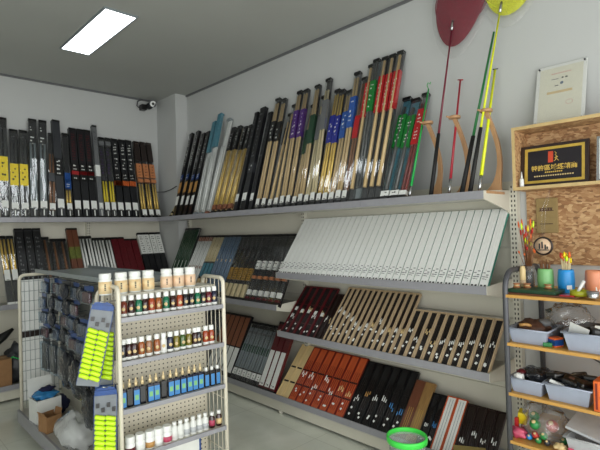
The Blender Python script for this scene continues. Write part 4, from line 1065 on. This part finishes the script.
m = MB().box(-w, -w + .012, 0, h, -.01, .003, 'steel'); m.box(w - .012, w, 0, h, -.01, .003, 'steel'); m.box(-w + .012, w - .012, 0, .012, -.01, .003, 'steel'); m.box(-w + .012, w - .012, h - .012, h, -.01, .003, 'steel'); m.build('frame', t)
B(-w + .012, w - .012, .012, h - .012, -.009, -.001, 'white_gloss').build('sheet', t)
t = thing('glue_bottle', 'small white nozzle bottle standing beside the gold plaque', 'bottle', (2.745, 1.04, BZ0 + .0185))
MB().lathe([(.010, 0), (.0115, .003), (.0115, .042), (.006, .05)], 12, 'white_gloss').build('body', t)
MB().lathe([(.006, .05), (.005, .056), (.0022, .085)], 10, 'white_gloss').build('nozzle', t)
# acrylic certificate leaning on the wall on top of the box
t = thing('acrylic_certificate', 'clear acrylic certificate holder leaning on wall atop particleboard box', 'certificate'); t.matrix_world = face((2.80, .862, BZ1 + .001), R(16))
w, h = .128, .365
B(-w, w, 0, h, -.008, -.0045, 'white_card').build('back_plate', t)
B(-w + .018, w - .018, .018, h - .018, -.0044, -.003, 'cert_paper').build('sheet', t)
B(-w, w, 0, h, -.0005, .003, 'acrylic').build('front_plate', t)
for x in (-w + .012, w - .012):
    for y in (.012, h - .012): MB().lathe([(.005, -.0045), (.005, .005), (.003, .006)], 10, 'charcoal', x, y).build('screw', t)
m = MB()
for i in range(9): m.box(-.05 + i * .0115, -.042 + i * .0115, .305, .312, -.003, -.0026, 'faint_red')
m.box(-.05, -.012, .272, .276, -.003, -.0026, 'grey_card'); m.box(0.004, .014, .272, .281, -.003, -.0026, 'ink'); m.box(.022, .034, .272, .281, -.003, -.0026, 'ink')
m.box(-.03, -.01, .23, .235, -.003, -.0026, 'charcoal'); m.build('print', t)
MB().lathe([(.0005, 0), (.009, 0), (.009, .0004), (.0005, .0004)], 14, 'bluegrey', .006, .245, -.003).build('emblem', t)
B(-.068, .062, .185, .2, -.003, -.0025, 'gold_bar').build('gold_stripe', t)
MB().tube([(.05 + .017 * math.cos(q * PI / 10), .12 + .014 * math.sin(q * PI / 10), -.0027) for q in range(20)], .0012, 4, 'faint_red', closed=True).build('red_stamp', t)

# ------------------------------------------------------------------ wire and board unit on the right
UX0, UX1, UY0, UY1 = 2.40, 2.885, .14, 1.008
t = thing('board_rack', 'grey metal rack with yellow-edged boards at right', 'shelving')
for y in (UY0, UY1):
    rc = .09; top = 1.262; pts = [(UX0, y, 0), (UX0, y, top - rc)]
    for k in range(1, 8):
        q = PI / 2 * k / 7; pts.append((UX0 + rc - rc * math.cos(q), y, top - rc + rc * math.sin(q)))
    for k in range(8):
        q = PI / 2 * k / 7; pts.append((UX1 - rc + rc * math.sin(q), y, top - rc + rc * math.cos(q)))
    pts.append((UX1, y, 0)); MB().tube(pts, .0145, 8, 'iron_grey').build('end_frame', t)
UZ = (1.147, .905, .655, .415, .16)
for z in UZ:
    B(UX0 - .012, UX1 - .02, UY0 + .01, UY1 + .004, z - .015, z, 'board_wood').build('board', t)
MB().tube([(UX1 - .004, UY0, .45), (UX1 - .004, UY1, .9)], .004, 6, 'iron_grey').build('brace', t)
MB().tube([(UX1 - .012, UY0, .9), (UX1 - .012, UY1, .45)], .004, 6, 'iron_grey').build('brace', t)

def cup(label, loc, m, s=1):
    t = thing('storage_jar', label, 'jar', loc)
    MB().lathe([(.034 * s, 0), (.037 * s, .004), (.0395 * s, .06), (.037 * s, .104), (.0345 * s, .118), (.031 * s, .118), (.033 * s, .1), (.034 * s, .02)], 22, m).build('body', t)
    lb = MB().box(-.012, .012, -.0405, -.0395, .022, .042, 'white_card').build('label', t, rot=(0, 0, -.95)); lb['label'] = 'small white label'
    return t
cup('pale green jar holding brown sticks on top board', (2.6, .882, UZ[0] + .001), 'jar_green')
cup('bright blue jar of yellow and red floats on top board', (2.6, .785, UZ[0] + .001), 'jar_blue')
cup('salmon orange jar on top board at picture edge', (2.6, .66, UZ[0] + .001), 'jar_orange', 1.08)
def stick(name, label, a, b, r, m, tip=None, group=None, cat='stick'):
    t = thing(name, label, cat, a, group=group); d = Vector(b) - Vector(a)
    MB().tube([(0, 0, 0), d], r, 5, m).build('shaft', t)
    if tip: MB().tube([d * tip[1], d * (tip[1] + .06), d], [r * 1.5, tip[2], tip[2] * .5], 6, tip[0]).build('tip', t)
for i in range(9):
    q = i * 2.4; r = .012 + .002 * (i % 4)
    stick('brown_stick', 'thin brown stick standing in the pale green jar', (2.6 + r * .5 * math.cos(q), .882 + r * .5 * math.sin(q), UZ[0] + .025), (2.6 + r * 1.5 * math.cos(q), .882 + r * 1.5 * math.sin(q), UZ[0] + .165 - .003 * i), .0035, 'brown_rod', None, 'brown sticks in the green jar')
FC = ['neon_yellow', 'orange_label', 'red_label', 'yellow_label', 'orange_label', 'yellow_label']
FN = {'neon_yellow': 'lime-yellow', 'orange_label': 'orange', 'red_label': 'red', 'yellow_label': 'yellow'}
for i in range(24):
    q = i * 2.4; r = .004 + .014 * ((i * 5) % 9) / 9; c = FC[i % 6]
    stick('fishing_float', FN[c] + '-tipped float standing in the bright blue jar', (2.6 + r * .6 * math.cos(q), .785 + r * .6 * math.sin(q), UZ[0] + .02), (2.6 + r * 1.5 * math.cos(q), .785 + r * 1.5 * math.sin(q), UZ[0] + .172 + .04 * ((i * 7) % 10) / 10), .0028, 'pale_rod', (c, .84, .0075), FN[c] + ' floats in the blue jar', 'fishing float')
t = thing('clear_pot', 'clear pot with dark contents at left end of top board', 'pot', (2.60, .965, UZ[0] + .001))
MB().lathe([(.03, 0), (.03, .13), (.027, .13), (.027, .006)], 18, 'acrylic').build('body', t)
MB().lathe([(.024, .007), (.024, .09), (.02, .1)], 14, 'charcoal').build('contents', t)
for i in range(34):
    q = i * 2.4; r = .004 + .016 * ((i * 7) % 11) / 11; c = ['orange_label', 'red_label', 'neon_yellow', 'orange_label', 'red_label', 'yellow_label', 'orange_label'][i % 7]
    h = .2 + .19 * ((i * 11) % 17) / 17
    stick('fishing_float', FN[c] + '-tipped float standing in the clear pot', (2.6 + r * .6 * math.cos(q), .965 + r * .6 * math.sin(q), UZ[0] + .105), (2.605 + r * 2.4 * math.cos(q), .97 + r * 2.4 * math.sin(q), UZ[0] + h), .0016, 'brown_rod', (c, .86, .0055), FN[c] + ' floats in the clear pot', 'fishing float')
t = thing('wooden_tube', 'cream tapered tube beside the clear pot on top board', 'tube', (2.545, .975, UZ[0] + .001))
MB().lathe([(.015, 0), (.015, .115), (.012, .122), (.012, .128), (.009, .132)], 14, 'cream_wood').build('body', t); MB().lathe([(.0155, .035), (.0155, .06)], 14, 'tan_wood').build('band', t)
for i, (x, y) in enumerate(((2.52, .945), (2.50, .99), (2.535, .85))):
    o = thing('wooden_reel', 'small round wooden reel on top board, ' + ('before the cream tube', 'nearest the rack post', 'before the green jar')[i], 'reel', (x, y, UZ[0] + .0265))
    MB().lathe([(.018, 0), (.018, .004), (.012, .006), (.012, .014), (.018, .016), (.018, .02)], 14, 'peach_label').build('spool', o)
    MB().lathe([(.0125, .0062), (.0125, .0138)], 12, 'cream_wood').build('thread', o)
tag(B(2.41, 2.54, .68, 1.0, UZ[0] + .001, UZ[0] + .008, 'walnut').build('flat_board', bevel=.001), 'flat brown board lying along the front of top board', 'board')
tag(B(2.42, 2.56, .78, 1.005, UZ[0] + .0085, UZ[0] + .026, 'dkgreen_label').build('flat_box', bevel=.002), 'flat dark green box lying on the brown board', 'box')
tag(B(2.415, 2.45, .70, .76, UZ[0] + .0085, UZ[0] + .013, 'red_label').build('card'), 'small red card lying on the brown board', 'card')
t = thing('olive_dish', 'shallow olive yellow dish on top board before blue jar', 'dish', (2.47, .69, UZ[0] + .0085))
MB().lathe([(.036, 0), (.041, .004), (.041, .026), (.037, .026), (.035, .006)], 20, 'olive').build('body', t)
tag(MB().tube([(2.46, .70, UZ[0] + .018), (2.50, .68, UZ[0] + .075)], [.006, .009], 8, 'white_gloss').build('brush'), 'small white brush leaning in the olive dish', 'brush')
t = thing('metal_tin', 'small grey metal tin on top board before salmon jar', 'tin', (2.43, .625, UZ[0] + .0085))
MB().lathe([(.024, 0), (.025, .002), (.025, .026), (.023, .028)], 18, 'steel').build('body', t); MB().lathe([(.0255, .02), (.0255, .03), (.024, .031)], 18, 'grey_card').build('lid', t)
# hanging round ornament
t = thing('round_ornament', 'round dark-rimmed ornament with pale face hanging below the particleboard box', 'ornament', (2.75, .94, 1.376))
rt = (0, PI / 2, 0)
MB().tube([(0, .046 * math.cos(2 * PI * k / 24), .046 * math.sin(2 * PI * k / 24)) for k in range(24)], .006, 6, 'dark_frame', closed=True).build('rim', t)
MB().lathe([(.001, -.003), (.044, -.003), (.044, .003), (.001, .003)], 24, 'jar_pinklabel').build('face', t, rot=(0, PI / 2, 0))
m = MB()
for (y, z, h) in ((.018, -.016, .03), (.004, -.014, .038), (-.012, -.018, .026), (-.022, -.016, .014)): m.box(-.0045, -.0033, y - .004, y + .004, z, z + h, 'charcoal')
m.box(-.0045, -.0033, -.03, .03, -.024, -.019, 'charcoal'); m.build('picture', t)
MB().tube([(0, .004, .05), (0, .0, .2), (0, -.045, .312)], .0015, 5, 'acrylic').build('cord', t); MB().tube([(0, -.004, .05), (0, -.02, .2), (0, -.048, .312)], .0015, 5, 'acrylic').build('cord', t)
# kraft poster bag
t = thing('paper_bag', 'olive brown paper bag with dark printed lines hanging on particleboard', 'bag', (2.885, .962, 1.445))
B(-.006, .009, -.06, .055, 0, .2, 'kraft').build('body', t, bevel=.003)
m = MB()
for z, a in ((.14, .035), (.125, .04), (.05, .035)): m.box(-.0075, -.0064, -a, a, z, z + .004, 'brown_stuff')
for k in range(5): m.box(-.0075, -.0064, -.032 + k * .014, -.023 + k * .014, .128, .139, 'brown_stuff')
m.build('print', t)
# ------------------------------------------------------------------ storage bins on the lower boards
def storage_bin(label, loc, wy, dx, h=.085, m='bin_grey'):
    t = thing('storage_bin', label, 'bin', loc)
    def ring(k, z, o=0): return [((sx * (dx / 2 * k + o)), (sy * (wy / 2 * k + o)), z) for sx, sy in ((-1, -1), (1, -1), (1, 1), (-1, 1))]
    vs = ring(.84, 0) + ring(1, h) + ring(1, h, -.004) + ring(.84, .004, -.004)
    fs = [(3, 2, 1, 0), (12, 13, 14, 15)]
    for a, b in ((0, 4), (4, 8), (8, 12)):
        for j in range(4): fs.append((a + j, a + (j + 1) % 4, b + (j + 1) % 4, b + j))
    MB().add(vs, fs, m).build('tray', t)
    rim = ring(1, h, .006)
    MB().tube(rim, .0045, 6, m, closed=True).build('rim', t)
    return t
storage_bin('grey plastic bin of brown bits on second board, by rack post', (2.505, .91, UZ[1] + .001), .185, .2, .072)
storage_bin('grey plastic bin with white card on second board at picture edge', (2.51, .635, UZ[1] + .001), .225, .22, .085)
storage_bin('grey plastic bin of small bags on third board, by rack post', (2.505, .925, UZ[2] + .001), .155, .2, .072)
storage_bin('wide grey plastic bin of black packets on third board', (2.51, .738, UZ[2] + .001), .195, .22, .08)
def lump(name, label, cat, c, rad, m, seed, amp=.3, group=None, flat=None):
    return tag(MB().blob((0, 0, 0), rad, m, seed, amp, flat=flat).build(name, loc=c), label, cat, group)
lump('tackle_heap', 'brown heap of tackle bits in the left bin of second board', 'tackle', (2.51, .915, UZ[1] + .066), (.075, .075, .042), 'brown_stuff', 21)
lump('spool', 'grey spool lump in left bin of second board, beside clear bag', 'tackle', (2.52, .865, UZ[1] + .095), (.03, .03, .022), 'grey_card', 22, .15)
tag(MB().tube([(2.44, .96, UZ[1] + .085), (2.45, .93, UZ[1] + .09), (2.47, .90, UZ[1] + .08)], .009, 6, 'amber_label').build('twine'), 'twist of ochre twine on the brown bits in left bin', 'twine')
t = thing('plastic_bag', 'large clear plastic bag slumped behind the bins on second board', 'bag', (2.66, .80, UZ[1] + .001))
MB().blob((0, 0, .085), (.1, .11, .1), 'clear_bag', 31, .35, flat=.001).build('bag_skin', t)
MB().blob((0, -.02, .05), (.06, .07, .05), 'brown_stuff', 33, .3, flat=.002).build('contents', t)
MB().blob((0, -.06, .2), (.03, .1, .018), 'smoke_bag', 35, .3).build('bag_neck', t)
tb = thing('small_box', 'small blue and orange box between the bins on second board', 'box', (2.452, .795, UZ[1] + .001), (0, 0, -.5))
B(-.025, .025, -.02, .02, 0, .045, 'orange_label').build('body', tb, bevel=.002); B(-.0255, .0255, -.0205, .0205, .008, .036, 'pack_blue').build('wrap', tb)
tag(B(-.015, .015, -.02, .02, 0, .02, 'rod_dkgreen').build('small_packet', loc=(2.43, .825, UZ[1] + .001), rot=(0, 0, .3), bevel=.003), 'small green packet beside the blue and orange box', 'packet')
for i, (x, y, z, sx, sy, sz, rx_, rz_) in enumerate([(2.5, .6, .075, .05, .06, .03, .1, .4), (2.55, .68, .07, .05, .05, .035, -.2, 1.0), (2.5, .70, .07, .035, .04, .03, .2, .2)]):
    o = B(-sx, sx, -sy, sy, -sz, sz, 'black').build('black_packet', loc=(x, y, UZ[1] + z), rot=(rx_, .1, rz_), bevel=.012)
    tag(o, 'black packet in right bin of second board, ' + ('nearest picture edge', 'at the back', 'under the white card')[i], 'packet', 'black packets')
tag(B(-.002, .002, -.042, .042, -.032, .032, 'white_card').build('white_card', loc=(2.435, .69, UZ[1] + .09), rot=(.35, -.35, -.2)), 'plain white card propped in right bin of second board', 'card')
tag(B(-.001, .001, -.014, .014, -.008, .008, 'white_card').build('price_tag', loc=(2.455, .615, UZ[1] + .115), rot=(0, .7, 0)), 'tiny white tag on the black packets in right bin', 'tag')
lump('plastic_bag', 'crumpled smoky bag in left bin of third board', 'bag', (2.52, .91, UZ[2] + .075), (.075, .075, .035), 'smoke_bag', 41, .35)
lump('tackle_heap', 'dark heap of tackle in left bin of third board', 'tackle', (2.52, .90, UZ[2] + .056), (.07, .06, .04), 'charcoal', 42, .3)
lump('red_spool', 'dark red spool in left bin of third board', 'spool', (2.475, .97, UZ[2] + .085), (.026, .022, .02), 'wine_label', 43, .15)
lump('white_wad', 'white plastic wad in left bin of third board', 'plastic', (2.44, .97, UZ[2] + .07), (.022, .024, .022), 'white_gloss', 44, .25)
for i in range(9):
    x = 2.44 + (i % 3) * .06 + rnd.uniform(-.01, .01); y = .79 - (i // 3) * .06 + rnd.uniform(-.01, .01); z = UZ[2] + .08 + rnd.uniform(0, .035)
    o = thing('reel_packet', 'shiny black tackle packet heaped in the wide bin of third board', 'packet', (x, y, z), (rnd.uniform(-.4, .4), rnd.uniform(-.4, .4), rnd.uniform(0, 3)), 'black packets in the wide bin')
    MB().box(-.034, .034, -.03, .03, -.012, .012, 'black').build('wrap', o, bevel=.008)
    MB().box(-.012, .012, -.01, .01, .0125, .0135, ('brown_stuff', 'pale_rod', 'charcoal')[i % 3]).build('label', o)
tag(B(-.008, .008, -.045, .02, -.008, .008, 'white_gloss').build('white_tube', loc=(2.425, .80, UZ[2] + .085), rot=(.35, 0, .15), bevel=.003), 'short white tube lying on the rim of wide bin', 'tube')
t = thing('orange_case', 'upright orange case beside the wide bin on third board', 'case', (2.44, .615, UZ[2] + .001))
B(-.05, .05, -.013, .013, 0, .135, 'orange_label').build('body', t, bevel=.003); B(-.0515, -.05, -.004, .004, .01, .125, 'redwood').build('seam', t)
# lowest visible board: balls in a clear bag, packets, a clear tub
t = thing('plastic_bag', 'large clear bag holding coloured balls on fourth board', 'bag', (2.52, .875, UZ[3] + .001))
MB().blob((0, 0, .075), (.09, .115, .095), 'clear_bag', 51, .3, flat=.001).build('bag_skin', t)
balls = [(2.455, .905, .085, 'ball_green', .026, 'large green ball near the middle'), (2.445, .90, .036, 'ball_red', .017, 'red ball below the large green ball'), (2.44, .86, .045, 'ball_green', .018, 'small green ball right of the red ball'), (2.445, .93, .018, 'jar_blue', .014, 'blue ball at lower left'), (2.437, .885, .016, 'ball_green', .015, 'small green ball at the bottom'), (2.44, .845, .016, 'charcoal', .015, 'dark ball at lower right'),
         (2.5, .84, .08, 'ball_red', .03, 'large red ball at the right'), (2.5, .79, .02, 'ball_green', .018, 'green ball at the far right'), (2.52, .93, .1, 'ball_green', .024, 'green ball at the back')]
for x, y, z, c, r, d in balls:
    o = thing('ball', d + ' inside the clear bag', 'ball', (x, y, UZ[3] + z + .002)); MB().blob((0, 0, 0), (r, r, r), c, 1, 0).build('body', o)
    MB().lathe([(.001, 0), (r * .4, 0), (r * .3, .0015), (.001, .0015)], 10, 'cream_wood').build('spot', o, loc=(-r * .72, -.0, r * .72), rot=(0, -PI / 4, 0))
tag(B(-.03, .03, -.022, .022, 0, .06, 'yellow_label').build('yellow_packet', loc=(2.52, .99, UZ[3] + .055), rot=(.1, -.1, .2), bevel=.004), 'yellow packet standing on fourth board behind pink packet', 'packet')
tag(B(-.012, .012, -.008, .008, 0, .09, 'red_label').build('red_tube', loc=(2.47, 1.0, UZ[3] + .002), bevel=.003), 'upright red packet on fourth board against rack post', 'packet')
lump('pink_packet', 'crumpled pink packet on fourth board by rack post', 'packet', (2.445, .985, UZ[3] + .028), (.03, .042, .026), 'pink', 52, .25)
lump('cream_wad', 'small crumpled cream wrapper on fourth board before clear tub', 'wrapper', (2.43, .785, UZ[3] + .02), (.022, .026, .018), 'cream_wood', 53, .3)
t = storage_bin('clear tub with pink pattern on fourth board at picture edge', (2.52, .64, UZ[3] + .001), .23, .22, .085, 'bin_clear')
for k in (-.07, .03, .09): MB().box(-.1125, -.1105, k - .012, k + .012, .015, .05, 'pink').build('pink_pattern', t, rot=(0, -.1, 0))
m = MB(); m.M = Matrix.Translation((2.54, .645, UZ[3] + .105)) @ Matrix.Rotation(.22, 4, 'X') @ Matrix.Rotation(-.12, 4, 'Y'); m.box(-.11, .11, -.115, .115, 0, .012, 'bin_clear')
tag(m.build('tub_lid'), 'clear lid lying askew on the tub at picture edge', 'lid')
for i, (x, y, s) in enumerate([(2.5, .95, .05), (2.52, .75, .06)]):
    tag(B(-s, s, -s, s, 0, .09, ('white_card', 'dark_card')[i]).build('carton', loc=(x, y, UZ[4] + .001), bevel=.003), ('white', 'black')[i] + ' carton on the lowest board of the grey rack', 'box')

# ------------------------------------------------------------------ bucket and gold box in front
t = thing('bucket', 'clear bucket with bright green rim standing before the bottom shelf', 'bucket', (2.21, 1.495, 0)); t.scale = (.92, .92, 1)
MB().lathe([(.085, .0), (.09, .004), (.109, .33), (.106, .33), (.088, .008), (.001, .006)], 28, 'bucket_clear').build('wall', t)
MB().lathe([(.110, .318), (.120, .320), (.122, .345), (.119, .352), (.112, .352), (.109, .345), (.110, .318)], 32, 'lime', cap=False).build('rim', t)
for i in range(7):
    q = i * 2.4; r = .015 + .009 * i
    o = thing('tackle_item', 'assorted grey tackle piece lying inside the green-rimmed bucket', 'tackle', (2.21 + r * math.cos(q), 1.495 + r * math.sin(q), .255 + .004 * (i % 3)), (.3 * math.sin(i), .3, q), 'tackle pieces in the bucket')
    MB().box(-.024, .024, -.012, .012, 0, .018, ('steel', 'grey_card', 'charcoal', 'white_card')[i % 4]).build('body', o, bevel=.004)
lump('tackle_heap', 'grey tackle heap filling the green-rimmed bucket', 'tackle', (2.21, 1.495, .13), (.085, .085, .12), 'grey_card', 61, .1)
t = thing('gold_box', 'olive gold box at bottom edge before the shelf', 'box', (2.35, 1.2, 0), (0, 0, .5))
B(-.08, .08, -.08, .08, 0, .285, 'gold_box').build('body', t, bevel=.003); B(-.083, .083, -.083, .083, .2855, .3, 'gold_box').build('lid', t, bevel=.003)

# ------------------------------------------------------------------ daylight, camera
wd = bpy.data.worlds.new('daylight'); sc.world = wd; wd.use_nodes = True
bg = wd.node_tree.nodes['Background']; bg.inputs['Color'].default_value = (.98, .99, .97, 1); bg.inputs['Strength'].default_value = 5.2
pl = bpy.data.lights.new('window_portal', 'AREA'); pl.shape = 'RECTANGLE'; pl.size = WIN[1] - WIN[0]; pl.size_y = WIN[3] - WIN[2]; pl.cycles.is_portal = True
po = bpy.data.objects.new('window_portal', pl); C.objects.link(po); po.location = ((WIN[0] + WIN[1]) / 2, FY - .02, (WIN[2] + WIN[3]) / 2); po.rotation_euler = (-PI / 2, 0, 0)
po.rotation_euler = (PI / 2, 0, 0)
pl = bpy.data.lights.new('side_portal', 'AREA'); pl.shape = 'RECTANGLE'; pl.size = W2[3] - W2[2]; pl.size_y = W2[1] - W2[0]; pl.cycles.is_portal = True
po = bpy.data.objects.new('side_portal', pl); C.objects.link(po); po.location = (LX - .02, (W2[0] + W2[1]) / 2, (W2[2] + W2[3]) / 2); po.rotation_euler = (0, -PI / 2, 0)

cam = bpy.data.cameras.new('camera'); co = bpy.data.objects.new('camera', cam); C.objects.link(co); sc.camera = co
cam.sensor_width = 36; cam.lens = 470.497 * 36 / 600; cam.clip_start = .05
yaw, pitch, roll = .7658, .0109, -.0276
fwd = Vector((math.sin(yaw) * math.cos(pitch), math.cos(yaw) * math.cos(pitch), math.sin(pitch)))
right = Vector((math.cos(yaw), -math.sin(yaw), 0)); up = right.cross(fwd)
r2 = right * math.cos(roll) + up * math.sin(roll); u2 = -right * math.sin(roll) + up * math.cos(roll)
Mx = Matrix((r2, u2, -fwd)).transposed().to_4x4(); Mx.translation = (0, 0, 1.5); co.matrix_world = Mx

sc.cycles.use_denoising = True
sc.cycles.max_bounces = 8; sc.cycles.transparent_max_bounces = 16; sc.cycles.caustics_reflective = False; sc.cycles.caustics_refractive = False
sc.cycles.sample_clamp_indirect = 6
vs = sc.view_settings; vs.view_transform = 'Standard'; vs.look = 'None'; vs.gamma = 1; vs.exposure = -.28; vs.use_curve_mapping = False
